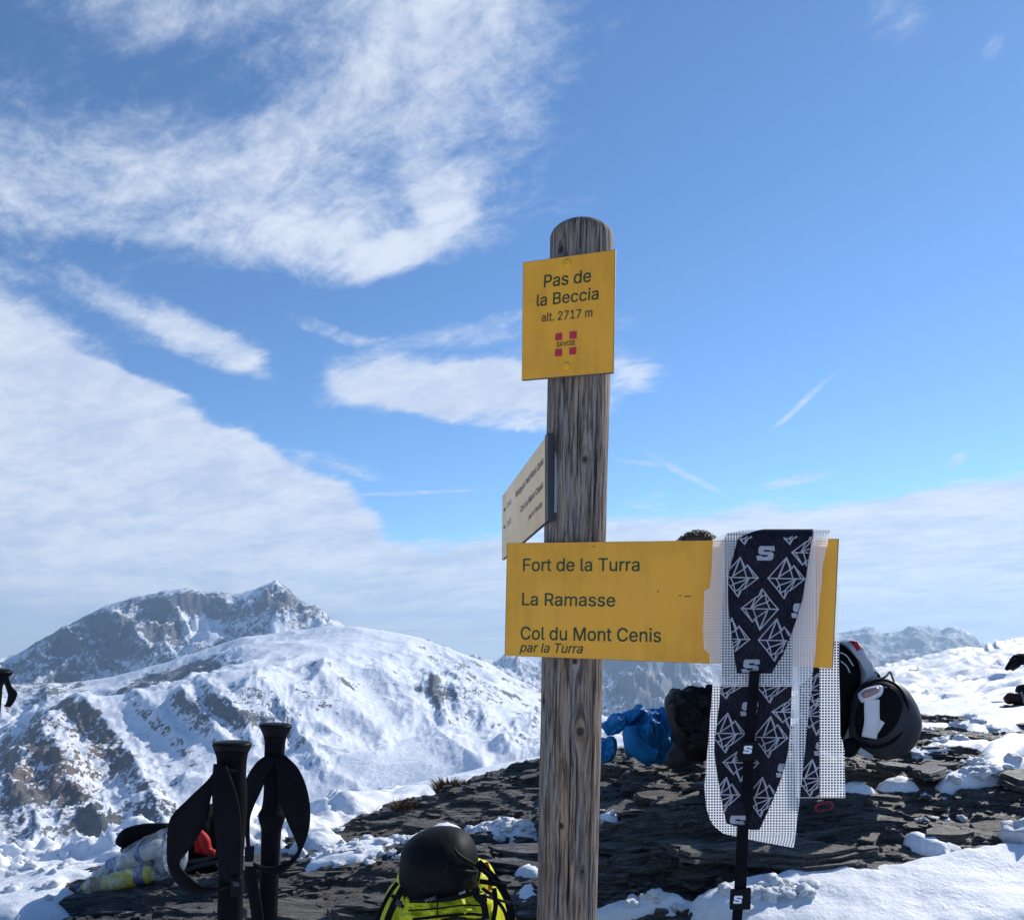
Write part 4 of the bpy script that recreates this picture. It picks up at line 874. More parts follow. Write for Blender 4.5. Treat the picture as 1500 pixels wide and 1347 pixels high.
# ---------------------------------------------------------------- ski poles
def strap_loop(name, parent, left, right, y, mat, dy=None, thick=0.0022):
    n = len(left); dy = dy or [0] * n
    L = [tuple(W(a, b, y + d)) for (a, b), d in zip(left, dy)]; R = [tuple(W(a, b, y + d)) for (a, b), d in zip(right, dy)]
    return link(name, ribbon(name, L, R, mat, thick, max(24, n * 8), 5, 0.0015), parent)
def pole(label, y, axis, prof, shaft_r=0.0075, tip=None):
    """axis: (column,row) of top and of a lower point; prof: (row, half width in columns) of the grip"""
    t, b = W(*axis[0], y), W(*axis[1], y); ax = (b - t).normalized()
    zl = 0.02; ground = ground_at(b.x, b.y); k = (t.z - ground) / -ax.z; tipp = t + ax * (k + 0.06)
    root = thing('ski_pole', t + ax * k, label, 'ski pole', 'black ski poles planted in the snow')
    pr = []
    for row, hw in prof:
        pr.append(((row - axis[0][1]) / F * y / -ax.z, hw / F * y))
    P = catmull([(a, r, 0) for a, r in pr], len(pr) * 5)[:, :2]
    kk = int(len(P) * 0.26)
    link('pommel', lathe('pommel', t, b, [(0.0, 0.0008)] + [(a, max(r, 0.002)) for a, r in P[1:kk]], M['black_plastic'], 32, 0.86), root)
    g = link('grip', lathe('grip', t, b, [(a, max(r, 0.002)) for a, r in P[kk - 1:]], M['foam_grip'], 32, 0.9), root)
    e = P[-1][0]
    link('shaft', lathe('shaft', t, b, [(e - 0.01, shaft_r), (k + 0.02, shaft_r * 0.75), (k + 0.06, 0.003)], M['pole_metal'], 16), root)
    link('basket', lathe('basket', t, b, [(k - 0.045, 0.009), (k - 0.04, 0.022), (k - 0.034, 0.045), (k - 0.031, 0.045), (k - 0.028, 0.012)], M['black_plastic'], 20), root)
    return root, t, ax, g
def build_poles():
    y = 0.86
    r, t, ax, g = pole('nearer ski pole with broad flat-topped grip and strap looped to the left', y, ((340, 1084), (337, 1347)),
                       [(1084, 4), (1085.5, 22), (1089, 28), (1094, 27), (1102, 23.5), (1112, 21.5), (1135, 20.5), (1150, 22), (1175, 22.5), (1200, 21.5), (1230, 19.5), (1260, 18), (1290, 17.5), (1320, 18), (1370, 18), (1440, 17)])
    strap_loop('strap', r, [(318, 1120), (306, 1140), (275, 1170), (250, 1198), (245, 1235), (247, 1270), (262, 1296), (288, 1311), (318, 1306), (338, 1298)], [(346, 1128), (312, 1160), (304, 1196), (288, 1228), (275, 1246), (263, 1264), (274, 1280), (294, 1296), (318, 1299), (338, 1294)], y - 0.012, M['webbing'], [-0.006, -0.002, 0, 0.004, 0.008, 0.01, 0.01, 0.006, 0.0, -0.012])
    strap_loop('strap', r, [(313, 1118), (311, 1150), (312, 1185), (316, 1225), (322, 1265), (330, 1290)], [(332, 1120), (346, 1160), (352, 1195), (353, 1232), (352, 1266), (352, 1292)], y - 0.024, M['webbing'], [0.004, -0.001, -0.002, -0.001, 0.002, 0.004])
    q = [W(335, 1283, y - 0.026), W(352, 1285, y - 0.026), W(354, 1312, y - 0.026), W(338, 1314, y - 0.026)]
    c = link('strap_clamp', box_mesh('strap_clamp', q, Vector((0, 0.012, 0)), M['black_plastic'], 0.0015), r)
    q = [W(340, 1290, y - 0.028), W(348, 1291, y - 0.028), W(350, 1298, y - 0.028), W(342, 1298, y - 0.028)]
    link('clamp_lever', box_mesh('clamp_lever', q, Vector((0, 0.003, 0)), M['shell_grey'], 0.0006), c)
    y = 1.0
    r, t, ax, g = pole('farther ski pole with narrow waisted grip and strap open on both sides', y, ((404, 1058), (392, 1347)),
                       [(1058, 3), (1059, 18), (1062, 24), (1066, 22.5), (1074, 18.5), (1083, 15.5), (1095, 14.5), (1112, 14.5), (1140, 13.5), (1165, 13.5), (1182, 15), (1192, 19.5), (1202, 18), (1214, 14.8), (1240, 13.8), (1270, 13.3), (1310, 13.5), (1360, 13.5), (1420, 13)])
    strap_loop('strap', r, [(392, 1104), (376, 1116), (362, 1138), (356, 1165), (357, 1200), (361, 1236), (364, 1258)], [(404, 1112), (392, 1134), (382, 1158), (372, 1180), (366, 1200), (366, 1236), (368, 1258)], y - 0.012, M['webbing'], [0, 0.0, 0.004, 0.008, 0.008, 0.006, 0.0])
    strap_loop('strap', r, [(404, 1112), (406, 1140), (408, 1166), (418, 1196), (432, 1228), (436, 1246), (420, 1262), (392, 1268), (370, 1262)], [(416, 1104), (436, 1124), (448, 1150), (454, 1180), (453, 1212), (444, 1240), (430, 1264), (404, 1281), (372, 1272)], y - 0.014, M['webbing'], [0, -0.002, 0, 0.004, 0.008, 0.008, 0.002, -0.006, -0.012])
    strap_loop('strap_end', r, [(359, 1268), (362, 1300), (367, 1330), (370, 1365)], [(374, 1268), (379, 1300), (384, 1330), (388, 1365)], y - 0.022, M['webbing'])
    q = [W(358, 1240, y - 0.02), W(370, 1240, y - 0.02), W(369, 1262, y - 0.02), W(358, 1262, y - 0.02)]
    link('strap_clamp', box_mesh('strap_clamp', q, Vector((0, 0.008, 0)), M['black_plastic'], 0.001), r)
    y = 1.35
    r, t, ax, g = pole('ski pole cut off by the left edge of the picture', y, ((-4, 978), (-14, 1100)), [(978, 3), (979, 16), (983, 21.5), (987, 19), (993, 13), (1003, 9.5), (1020, 9), (1045, 9), (1080, 9), (1120, 8.5)])
    strap_loop('strap', r, [(4, 991), (8, 1004), (12, 1018), (9, 1030), (6, 1033)], [(12, 990), (17, 1005), (25, 1016), (16, 1034), (8, 1034)], y - 0.012, M['webbing'], [0, 0, 0, 0, 0])
build_poles()

# ---------------------------------------------------------------- bags, clothes and people on the ridge
def band(name, parent, pts, w_px, y, mat, thick=0.002, dy=None):
    """strap along (column,row) points, w_px columns wide, facing the path"""
    p = np.array(pts, float); d = np.gradient(p, axis=0); nn = np.stack([-d[:, 1], d[:, 0]], 1); nn /= np.linalg.norm(nn, axis=1)[:, None]
    dy = dy or [0] * len(p); L = [tuple(W(*(a - n * w_px / 2), y + e)) for a, n, e in zip(p, nn, dy)]; R = [tuple(W(*(a + n * w_px / 2), y + e)) for a, n, e in zip(p, nn, dy)]
    return link(name, ribbon(name, L, R, mat, thick, max(14, len(pts) * 6), 4, 0.0005), parent)
def patch(name, parent, pts, y, mat, depth=0.004, bevel=0.0008):
    return link(name, box_mesh(name, [W(a, b, y) for a, b in pts], Vector((0, depth, 0)), mat, bevel), parent)

M['helmet_cover'] = mat_cloth('helmet_cover', (0.008, 0.008, 0.009), 0.60, 0.3, 20, 0.15, 0.0, 0.10)
def build_yellow_pack():
    y = 2.05
    r = thing('backpack', W(655, 1480, y), 'bright yellow-green backpack with black straps at the foot of the post', 'backpack')
    body = [(552, 1345), (562, 1318), (578, 1288), (592, 1262), (640, 1250), (690, 1252), (712, 1262), (728, 1290), (744, 1315), (756, 1345), (768, 1420), (765, 1490), (655, 1500), (545, 1490), (540, 1420)]
    b = link('body', pillow('body', body, y + 0.04, 0.30, M['yellow_cloth'], 0.034, 11, 3, 3.0, centre=(655, 1390)), r)
    lid = [(592, 1322), (600, 1310), (640, 1308), (690, 1300), (712, 1306), (722, 1325), (712, 1339), (670, 1338), (630, 1345), (590, 1350), (584, 1338)]
    link('lid', pillow('lid', lid, y - 0.09, 0.10, M['yellow_cloth'], 0.024, 20, 5, 2.6), r)
    link('front_pocket', pillow('front_pocket', [(640, 1344), (668, 1340), (704, 1340), (716, 1350), (720, 1420), (650, 1430), (600, 1420), (606, 1354)], y - 0.105, 0.06, M['shell_grey'], 0.005, 18, 2), r)
    for pts, w, d in (([(700, 1262), (716, 1278), (732, 1296), (745, 1322), (752, 1360)], 11, -0.05), ([(702, 1290), (722, 1293), (742, 1298)], 7, -0.075), ([(694, 1300), (700, 1314), (708, 1322), (712, 1345)], 10, -0.155),
                      ([(704, 1272), (716, 1282), (724, 1296)], 6, -0.07), ([(590, 1300), (580, 1318), (570, 1340), (562, 1365)], 10, -0.07), ([(582, 1292), (566, 1316), (554, 1345), (548, 1380)], 6, -0.03), ([(724, 1300), (726, 1325), (722, 1350)], 7, -0.12)):
        band('strap', r, pts, w, y + d - 0.045, M['black_cloth'], 0.003)
    band('orange_tab', r, [(712, 1262), (717, 1280), (718, 1303)], 6, y - 0.085, M['orange_cloth'])
    patch('buckle', r, [(698, 1312), (712, 1309), (714, 1320), (701, 1323)], y - 0.215, M['black_plastic'], 0.008, 0.0015)
    for pts, w, e, m in (([(598, 1333), (640, 1330), (680, 1325), (708, 1326)], 2.2, -0.150, 'black_plastic'), ([(604, 1346), (640, 1342), (684, 1338), (712, 1340)], 4, -0.150, 'black_cloth'), ([(640, 1308), (641, 1322), (640, 1344)], 1.8, -0.149, 'black_cloth'),
                         ([(706, 1300), (722, 1312), (738, 1332), (744, 1352)], 5, -0.150, 'black_cloth'), ([(574, 1310), (584, 1322), (594, 1330)], 5, -0.10, 'black_cloth'), ([(712, 1312), (732, 1318), (748, 1322)], 4, -0.13, 'shell_grey')):
        band('seam', r, pts, w, y + e, M[m], 0.002)
    for q in ([(720, 1306), (729, 1310), (726, 1318), (717, 1314)], [(582, 1316), (590, 1322), (586, 1330), (578, 1324)]): patch('buckle', r, q, y - 0.165, M['shell_grey'], 0.008, 0.0015)
    # helmet in its black cover, on the pack
    h = thing('helmet', W(645, 1318, y), 'black covered helmet strapped on top of the yellow backpack', 'helmet')
    o = [(586, 1262), (590, 1240), (605, 1224), (625, 1214), (648, 1210), (668, 1212), (684, 1220), (696, 1238), (701, 1262), (703, 1290), (700, 1303), (680, 1312), (648, 1320), (615, 1322), (596, 1316), (588, 1300), (585, 1280)]
    hb = link('cover', pillow('cover', o, y - 0.02, 0.24, M['helmet_cover'], 0.005, 9, 1, 2.1, 30, 110, centre=(645, 1270)), h)
    for pts, w in (([(700, 1268), (688, 1262), (672, 1252), (664, 1240)], 5), ([(701, 1276), (686, 1276), (668, 1272), (655, 1264)], 5), ([(701, 1284), (684, 1290), (668, 1293), (650, 1292)], 6), ([(590, 1300), (604, 1296), (620, 1298)], 5), ([(648, 1302), (650, 1288), (654, 1270), (657, 1258)], 4), ([(596, 1312), (612, 1306), (636, 1306), (660, 1303)], 5)):
        def dome(px, row):
            e = np.hypot((px - 645) / 60.0, (row - 1267) / 56.0); return y - 0.02 - 0.12 * max(0.0, 1 - min(e, 1) ** 2.1) ** 0.5
        link('fabric_fold', tube('fabric_fold', [tuple(W(p, q, dome(p, q) + 0.004)) for p, q in pts], [0.002, w * 0.0011, w * 0.0011, 0.002], M['helmet_cover'], 8, 24), h)
    put = [(600, 1318), (648, 1317), (690, 1308), (702, 1300)]
    band('rim_band', h, put, 7, y - 0.142, M['black_plastic'], 0.003)
    put_text('logo', h, 'POC', (624, 1321), (639, 1316), 4.5, W(630, 1318, y - 0.146), Vector((0, -1, 0)), M['grey_metal'], off=0.001)
    patch('clip', h, [(672, 1307), (681, 1304), (682, 1307), (673, 1310)], y - 0.148, M['grey_metal'], 0.003, 0.0004)
    band('cord', h, [(690, 1262), (698, 1268), (703, 1276), (700, 1290)], 3, y - 0.075, M['black_cloth'])
build_yellow_pack()

def build_left_group():
    y = 3.16
    # black pack behind the bag
    r = thing('backpack', W(265, 1280, y + 0.25), 'black backpack lying behind the clear plastic bag', 'backpack')
    link('body', pillow('body', [(180, 1240), (190, 1222), (215, 1212), (250, 1203), (285, 1188), (318, 1176), (336, 1200), (352, 1258), (340, 1282), (300, 1284), (240, 1284), (198, 1268)], y + 0.22, 0.3, M['black_cloth'], 0.025, 12, 4, 2.5, centre=(270, 1240)), r)
    link('hip_belt', tube('hip_belt', [tuple(W(a, b, y + 0.10)) for a, b in ((178, 1236), (188, 1224), (215, 1216), (248, 1212))], [0.028, 0.034, 0.03, 0.02], M['black_cloth'], 12), r)
    patch('buckle', r, [(186, 1214), (200, 1213), (200, 1219), (188, 1220)], y + 0.1, M['black_plastic'], 0.02, 0.004)
    for pts in ([(268, 1276), (290, 1268), (318, 1262)], [(272, 1262), (300, 1258), (322, 1250)]): band('strap', r, pts, 6, y + 0.05, M['shell_grey'])
    j = thing('red_jacket', W(297, 1252, y), 'crumpled red jacket stuffed in front of the black backpack', 'jacket')
    link('cloth', pillow('cloth', [(285, 1240), (288, 1226), (296, 1218), (303, 1224), (308, 1238), (312, 1248), (300, 1250), (287, 1248)], y + 0.10, 0.06, M['red_cloth'], 0.02, 30, 6), j)
    link('sleeve', tube('sleeve', [tuple(W(a, b, y + 0.02)) for a, b in ((292, 1218), (300, 1230), (304, 1244), (314, 1249))], [0.014, 0.02, 0.018, 0.012], M['red_cloth'], 10), j)
    # clear bag with two bottles
    bag = thing('plastic_bag', W(190, 1300, y), 'clear plastic bag with drink bottles lying on the rock ledge', 'bag')
    link('film', pillow('film', [(112, 1303), (128, 1286), (152, 1264), (180, 1244), (210, 1226), (240, 1213), (256, 1211), (272, 1226), (274, 1256), (264, 1280), (238, 1286), (205, 1292), (165, 1307), (130, 1311)], y, 0.17, M['film'], 0.016, 20, 2, 2.4, 22, 90), bag)
    link('crumple', pillow('crumple', [(244, 1222), (262, 1228), (274, 1246), (272, 1268), (258, 1279), (243, 1272), (240, 1248)], y - 0.06, 0.08, M['film'], 0.02, 40, 9), bag)
    def bottle(label, p0, p1, prof, mat, capmat, labels, yy):
        a, b = W(*p0, yy), W(*p1, yy); L = (b - a).length
        o = thing('drink_bottle', b, label, 'bottle', 'bottles in the plastic bag')
        link('body', lathe('body', a, b, [(s * L, rr) for s, rr in prof], mat, 24), o)
        link('cap', lathe('cap', a, b, [(-0.012, 0.013), (-0.011, 0.0145), (0.008, 0.0145), (0.009, 0.011)], capmat, 18), o)
        for s0, s1, rr, m in labels: link('label_sleeve', lathe('label_sleeve', a, b, [(s0 * L, rr * 0.97), (s0 * L + 0.001, rr), (s1 * L - 0.001, rr), (s1 * L, rr * 0.97)], m, 24), o)
    bottle('yellow lemonade bottle with dark blue band lying at the bottom of the bag', (117, 1300), (222, 1279), [(0, 0.011), (0.06, 0.013), (0.16, 0.026), (0.28, 0.033), (0.40, 0.034), (0.44, 0.031), (0.48, 0.035), (0.80, 0.036), (0.96, 0.034), (1.0, 0.026)], M['lemonade'], M['dark_blue'], [(0.14, 0.36, 0.0345, M['amber']), (0.80, 0.93, 0.0372, M['dark_blue'])], y - 0.01)
    bottle('milky bottle with blue labels slanting up inside the bag', (142, 1279), (240, 1237), [(0, 0.011), (0.08, 0.014), (0.2, 0.03), (0.5, 0.034), (0.93, 0.034), (1.0, 0.025)], M['milky'], M['white_cloth'], [(0.20, 0.36, 0.0345, M['label_blue']), (0.62, 0.70, 0.0352, M['dark_blue'])], y + 0.045)
build_left_group()

def build_right_group():
    # blue jacket
    y = 3.66
    j = thing('blue_jacket', W(930, 1108, y), 'crumpled blue shell jacket lying on the rock behind the post', 'jacket')
    link('body', pillow('body', [(916, 1100), (912, 1075), (918, 1052), (930, 1038), (950, 1034), (975, 1034), (988, 1050), (992, 1085), (985, 1112), (950, 1115), (930, 1110)], y, 0.30, M['blue_cloth'], 0.085, 12, 3, 2.4), j)
    link('hood', pillow('hood', [(878, 1062), (890, 1052), (904, 1045), (922, 1038), (944, 1034), (938, 1048), (924, 1058), (908, 1070), (892, 1072)], y - 0.08, 0.14, M['blue_cloth'], 0.045, 14, 6), j)
    link('sleeve', pillow('sleeve', [(872, 1100), (874, 1082), (888, 1078), (900, 1080), (904, 1094), (896, 1112), (878, 1116)], y - 0.05, 0.13, M['blue_cloth'], 0.045, 14, 8), j)
    link('sleeve', tube('sleeve', [tuple(W(a, b, y - 0.14)) for a, b in ((925, 1062), (928, 1085), (945, 1102), (962, 1104))], [0.03, 0.045, 0.04, 0.025], M['blue_cloth'], 14), j)
    patch('logo', j, [(948, 1039), (954, 1041), (957, 1046), (953, 1045), (949, 1042)], y - 0.155, M['white_cloth'], 0.004, 0.0003)
    # grey pack with ski helmet
    y = 3.28
    r = thing('backpack', W(1260, 1108, y), 'light grey and black backpack with red accent leaning beside the seated person', 'backpack')
    link('back_panel', pillow('back_panel', [(1206, 960), (1222, 940), (1236, 944), (1250, 962), (1253, 990), (1246, 1030), (1232, 1075), (1215, 1100), (1195, 1080), (1192, 1000)], y, 0.26, M['black_cloth'], 0.012, 12, 2), r)
    link('side_panel', pillow('side_panel', [(1228, 940), (1240, 935), (1252, 938), (1262, 952), (1272, 970), (1284, 988), (1280, 1000), (1262, 1010), (1252, 1045), (1244, 1085), (1232, 1098), (1228, 1080), (1240, 1040), (1250, 1000), (1250, 970), (1240, 952)], y - 0.03, 0.20, M['grey_cloth'], 0.008, 14, 5, 3.0, centre=(1254, 985)), r)
    patch('red_accent', r, [(1250, 938), (1256, 939), (1264, 955), (1258, 961)], y - 0.115, M['red_cloth'], 0.05, 0.002)
    for pts in ([(1230, 955), (1240, 960), (1250, 975)], [(1232, 968), (1240, 975), (1245, 985)]): band('cord', r, pts, 1.6, y - 0.14, M['grey_cloth'], 0.0015)
    band('strap', r, [(1280, 985), (1286, 990), (1290, 1000)], 6, y - 0.12, M['black_cloth'], 0.004)
    y = 3.12
    h = thing('ski_helmet', W(1295, 1112, y), 'dark grey ski helmet with white goggle strap in front of the grey backpack', 'helmet')
    link('shell', pillow('shell', [(1250, 1030), (1258, 1010), (1272, 997), (1290, 992), (1308, 996), (1326, 1010), (1340, 1034), (1345, 1060), (1338, 1086), (1322, 1104), (1300, 1112), (1278, 1109), (1256, 1098), (1247, 1075)], y, 0.25, M['shell_grey'], 0.0025, 6, 3, 2.0, 30, 110, centre=(1298, 1052)), h)
    link('inner_padding', pillow('inner_padding', [(1262, 1020), (1285, 1008), (1304, 1006), (1318, 1020), (1322, 1040), (1316, 1060), (1300, 1076), (1280, 1082), (1258, 1078), (1252, 1050)], y - 0.10, 0.075, M['black_cloth'], 0.002, 10, 7, 2.2), h)
    g = thing('ski_goggles', W(1275, 1080, y), 'ski goggles with wide white strap wrapped round the dark helmet', 'goggles')
    link('frame', pillow('frame', [(1257, 1016), (1268, 1008), (1286, 1003), (1293, 1006), (1289, 1019), (1266, 1029), (1259, 1024)], y - 0.135, 0.05, M['white_cloth'], 0.002, 10, 1), g)
    link('lens', pillow('lens', [(1261, 1015), (1271, 1009), (1285, 1006), (1287, 1013), (1267, 1022)], y - 0.155, 0.03, M['lens_pink'], 0.001, 10, 2), g)
    band('strap', g, [(1277, 1024), (1277, 1040), (1277, 1058), (1273, 1080)], 22, y - 0.150, M['white_cloth'], 0.004, [0.0, 0.002, 0.0, 0.012])
    tg = patch('strap_tag', g, [(1288, 1053), (1296, 1058), (1286, 1074), (1284, 1070)], y - 0.146, M['white_cloth'], 0.002, 0.0003)
    for k in range(4): patch('tag_mark', tg, [(1287.2 - k * 0.5, 1058 + k * 3.2), (1288.8 - k * 0.5, 1058.4 + k * 3.2), (1288.4 - k * 0.5, 1060 + k * 3.2), (1286.8 - k * 0.5, 1059.6 + k * 3.2)], y - 0.1475, M['black_plastic'], 0.0008, 0)
    link('rim', tube('rim', [tuple(W(p, q, y + e)) for p, q, e in ((1262, 1006, -0.06), (1286, 996, -0.085), (1308, 1000, -0.10), (1324, 1018, -0.105), (1330, 1044, -0.11), (1322, 1070, -0.115), (1304, 1088, -0.115), (1280, 1094, -0.10), (1258, 1088, -0.07))], 0.0055, M['black_plastic'], 10, 60), h)
    link('cord', tube('cord', [tuple(W(p, q, y + e)) for p, q, e in ((1286, 996, -0.09), (1298, 990, -0.07), (1304, 984, -0.03), (1310, 1000, -0.10))], 0.004, M['black_cloth'], 8, 30), h)
    band('chin_strap', h, [(1258, 1098), (1268, 1104), (1277, 1110)], 9, y - 0.06, M['grey_cloth'], 0.003)
    link('ear_pad', pillow('ear_pad', [(1238, 1082), (1250, 1080), (1256, 1092), (1250, 1106), (1238, 1108), (1232, 1096)], y - 0.04, 0.07, M['black_cloth'], 0.004, 20, 3), h)
    # red carabiner on the rock
    y = 2.86; c = thing('carabiner', W(1207, 1186, y), 'small dark red carabiner on the rock below the hanging skins', 'carabiner')
    link('body', tube('body', [tuple(W(a, b, y - 0.02)) for a, b in ((1197, 1188), (1194, 1183), (1198, 1178), (1212, 1174), (1218, 1176), (1219, 1181), (1214, 1186))], 0.0042, M['carabiner_red'], 8, 40), c)
    link('gate', tube('gate', [tuple(W(a, b, y - 0.02)) for a, b in ((1198, 1188), (1206, 1186.5), (1214, 1185.5))], 0.0034, M['carabiner_red'], 8, 10), c)
    # dark things at the right edge
    y = 6.2; gl = thing('glove', W(1490, 984, y), 'black glove lying on the snow slope at the right edge, upper one', 'glove')
    link('palm', pillow('palm', [(1473, 979), (1482, 963), (1490, 957), (1505, 957), (1522, 962), (1526, 972), (1508, 974), (1494, 973), (1484, 980)], y, 0.12, M['black_cloth'], 0.012, 14, 2, centre=(1494, 968)), gl)
    link('cuff', pillow('cuff', [(1516, 958), (1536, 955), (1542, 968), (1536, 978), (1516, 976)], y + 0.01, 0.13, M['black_cloth'], 0.01, 14, 4), gl)
    for k, (a, b) in enumerate(((1474, 981), (1479, 981), (1485, 981))): link('finger', tube('finger', [tuple(W(p, q, y - 0.05 + k * 0.03)) for p, q in ((1489, 966), (1480, 973), (a, b))], [0.018, 0.017, 0.012], M['black_cloth'], 10), gl)
    y = 5.2; bt = thing('ski_boot', W(1490, 1034, y), 'black and dark red ski boot lying in the snow at the right edge', 'boot')
    link('shell', pillow('shell', [(1470, 1022), (1478, 1014), (1490, 1015), (1505, 1016), (1525, 1014), (1530, 1028), (1520, 1035), (1495, 1032), (1476, 1030)], y, 0.12, M['dark_boot'], 0.01, 16, 3), bt)
    link('cuff', pillow('cuff', [(1489, 1014), (1491, 1005), (1500, 1001), (1520, 1000), (1535, 1008), (1534, 1020), (1505, 1018)], y + 0.02, 0.13, M['black_plastic'], 0.008, 14, 5), bt)
    for k in range(2): band('buckle_strap', bt, [(1496 + 14 * k, 1013), (1499 + 14 * k, 1022), (1500 + 14 * k, 1030)], 3, y - 0.062, M['grey_metal'])
M['dark_boot'] = mat_cloth('dark_boot', (0.045, 0.012, 0.010), 0.5, 0.4, 30, 0.2)
build_right_group()

def skinned(name, chains, mat, sub=2):
    """one continuous body grown on a skeleton: chains of (point, radius); equal points are merged"""
    V, E, R, idx = [], [], [], {}
    for ch in chains:
        prev = None
        for p, r in ch:
            key = tuple(round(c, 4) for c in p)
            if key not in idx: idx[key] = len(V); V.append(tuple(p)); R.append(r)
            i = idx[key]
            if prev is not None and prev != i: E.append((prev, i))
            prev = i
    me = bpy.data.meshes.new(name); me.from_pydata(V, E, []); o = bpy.data.objects.new(name, me); COL.objects.link(o)
    md = o.modifiers.new('skin', 'SKIN'); md.use_smooth_shade = True
    for i, sv in enumerate(me.skin_vertices[0].data): sv.radius = (R[i], R[i]); sv.use_root = (i == 0)
    s = o.modifiers.new('sub', 'SUBSURF'); s.levels = sub; s.render_levels = sub
    dg = bpy.context.evaluated_depsgraph_get(); dg.update(); m2 = bpy.data.meshes.new_from_object(o.evaluated_get(dg)); bpy.data.objects.remove(o)
    m2.name = name; m2.materials.clear(); m2.materials.append(mat); m2.polygons.foreach_set('use_smooth', np.full(len(m2.polygons), True)); return m2
M['black_nylon'] = mat_cloth('black_nylon', (0.007, 0.007, 0.009), 0.5, 0.3, 20, 0.2, 0.0, 0.14)
def build_person():
    y = 3.22
    w = lambda px, row, dy=0.0: tuple(W(px, row, y + dy))
    per = thing('person', W(1110, 1118, y), 'person in black clothes sitting on the rock behind the signs, knees drawn up', 'person')
    hip = w(1128, 1082); ch = w(1096, 935); nk = w(1066, 872)
    chains = [[(hip, 0.135), (w(1116, 1020), 0.125), (ch, 0.14), (w(1080, 896), 0.11), (nk, 0.058), (w(1054, 850), 0.055)]]
    for s in (-1, 1):
        d = 0.09 * s
        chains.append([(hip, 0.135), (w(1112, 1078, d), 0.095), (w(1060, 1050, d * 1.2), 0.082), (w(1004, 1032, d * 1.2), 0.066), (w(1002, 1062, d * 1.2), 0.058), (w(1004, 1092, d * 1.2), 0.045), (w(1002, 1104, d * 1.2), 0.045)])
        chains.append([(w(1080, 896), 0.11), (w(1084, 905, d * 2.0), 0.07), (w(1096, 960, d * 2.5), 0.052), (w(1094, 1000, d * 2.4), 0.045), (w(1070, 1010, d * 2.0), 0.04), (w(1054, 1016, d * 1.6), 0.032)])
    body = link('body', skinned('body', chains, M['black_cloth']), per)
    # boots
    for s in (-1, 1):
        d = 0.108 * s
        link('boot', skinned('boot', [[(w(1004, 1082, d), 0.055), (w(1003, 1100, d), 0.058), (w(992, 1112, d), 0.048), (w(976, 1116, d), 0.036)]], M['boot_grey']), per)
    # hands with five fingers resting on the knees
    for s in (-1, 1):
        d = 0.145 * s; wr = w(1054, 1016, d); pm = w(1044, 1014, d * 0.98)
        chains = [[(wr, 0.024), (pm, 0.03)]]
        for k, (dz, ln) in enumerate(((-6, 12), (-2, 15), (2, 16), (6, 14))):
            e = d + 0.012 * (k - 1.5); chains.append([(pm, 0.03), (w(1038, 1012 + dz * 0.4, e), 0.011), (w(1034 - ln * 0.5, 1014 + dz * 0.5, e), 0.0095), (w(1030 - ln * 0.5, 1020 + dz * 0.5, e), 0.008)])
        chains.append([(pm, 0.03), (w(1046, 1008, d - 0.03 * s), 0.012), (w(1038, 1005, d - 0.04 * s), 0.010), (w(1033, 1006, d - 0.042 * s), 0.009)])
        link('hand', skinned('hand', chains, M['black_cloth']), per)
    # head: skull, jaw, nose, ears, facing left and a little down
    c = Vector(w(1022, 826)); head = []
    bm = bmesh.new(); bmesh.ops.create_uvsphere(bm, u_segments=40, v_segments=28, radius=1.0)
    for v in bm.verts:
        q = v.co.copy(); x, yy, z = q.x * 0.098, q.y * 0.076, q.z * 0.118
        if z < 0: x = x * (1 - 0.18 * (-q.z)) - 0.012 * (-q.z); yy *= 1 - 0.28 * (-q.z)
        nose = math.exp(-((q.y / 0.16) ** 2 + ((q.z + 0.12) / 0.2) ** 2)) * (1 if q.x < 0 else 0); x -= 0.020 * nose
        eye = sum(math.exp(-(((q.y - e) / 0.16) ** 2 + ((q.z - 0.06) / 0.12) ** 2)) for e in (-0.42, 0.42)) * (1 if q.x < 0 else 0); x += 0.009 * eye
        mouth = math.exp(-((q.y / 0.35) ** 2 + ((q.z + 0.50) / 0.06) ** 2)) * (1 if q.x < 0 else 0); x += 0.005 * mouth
        v.co = c + Vector((x, yy, z))
    hd = link('head', bm_mesh('head', bm, M['skin'], True), per)
    for s in (-1, 1):
        link('ear', lathe('ear', c + Vector((0.012, 0.072 * s, 0.0)), c + Vector((0.014, 0.09 * s, 0.004)), [(0, 0.018), (0.006, 0.028), (0.012, 0.027), (0.014, 0.015)], M['skin'], 14), hd)
        bm = bmesh.new(); bmesh.ops.create_uvsphere(bm, u_segments=12, v_segments=8, radius=0.0115); bmesh.ops.translate(bm, verts=bm.verts, vec=c + Vector((-0.078, 0.032 * s, 0.008))); link('eye', bm_mesh('eye', bm, M['white_cloth'], True), hd)
    # hair: cap plus many short locks
    rnd = random.Random(4); V, Tq = [], []
    bm = bmesh.new(); bmesh.ops.create_uvsphere(bm, u_segments=36, v_segments=24, radius=1.0)
    bmesh.ops.delete(bm, geom=[v for v in bm.verts if v.co.z < -0.35 + 0.75 * max(0, -v.co.x) * 1.1], context='VERTS')
    for v in bm.verts: q = v.co; k = 1.05 + 0.03 * math.sin(q.x * 21) * math.sin(q.y * 17 + q.z * 9); v.co = c + Vector((q.x * 0.100 * k + 0.004, q.y * 0.079 * k, q.z * 0.120 * k))
    hr = link('hair', bm_mesh('hair', bm, M['hair'], True), per)
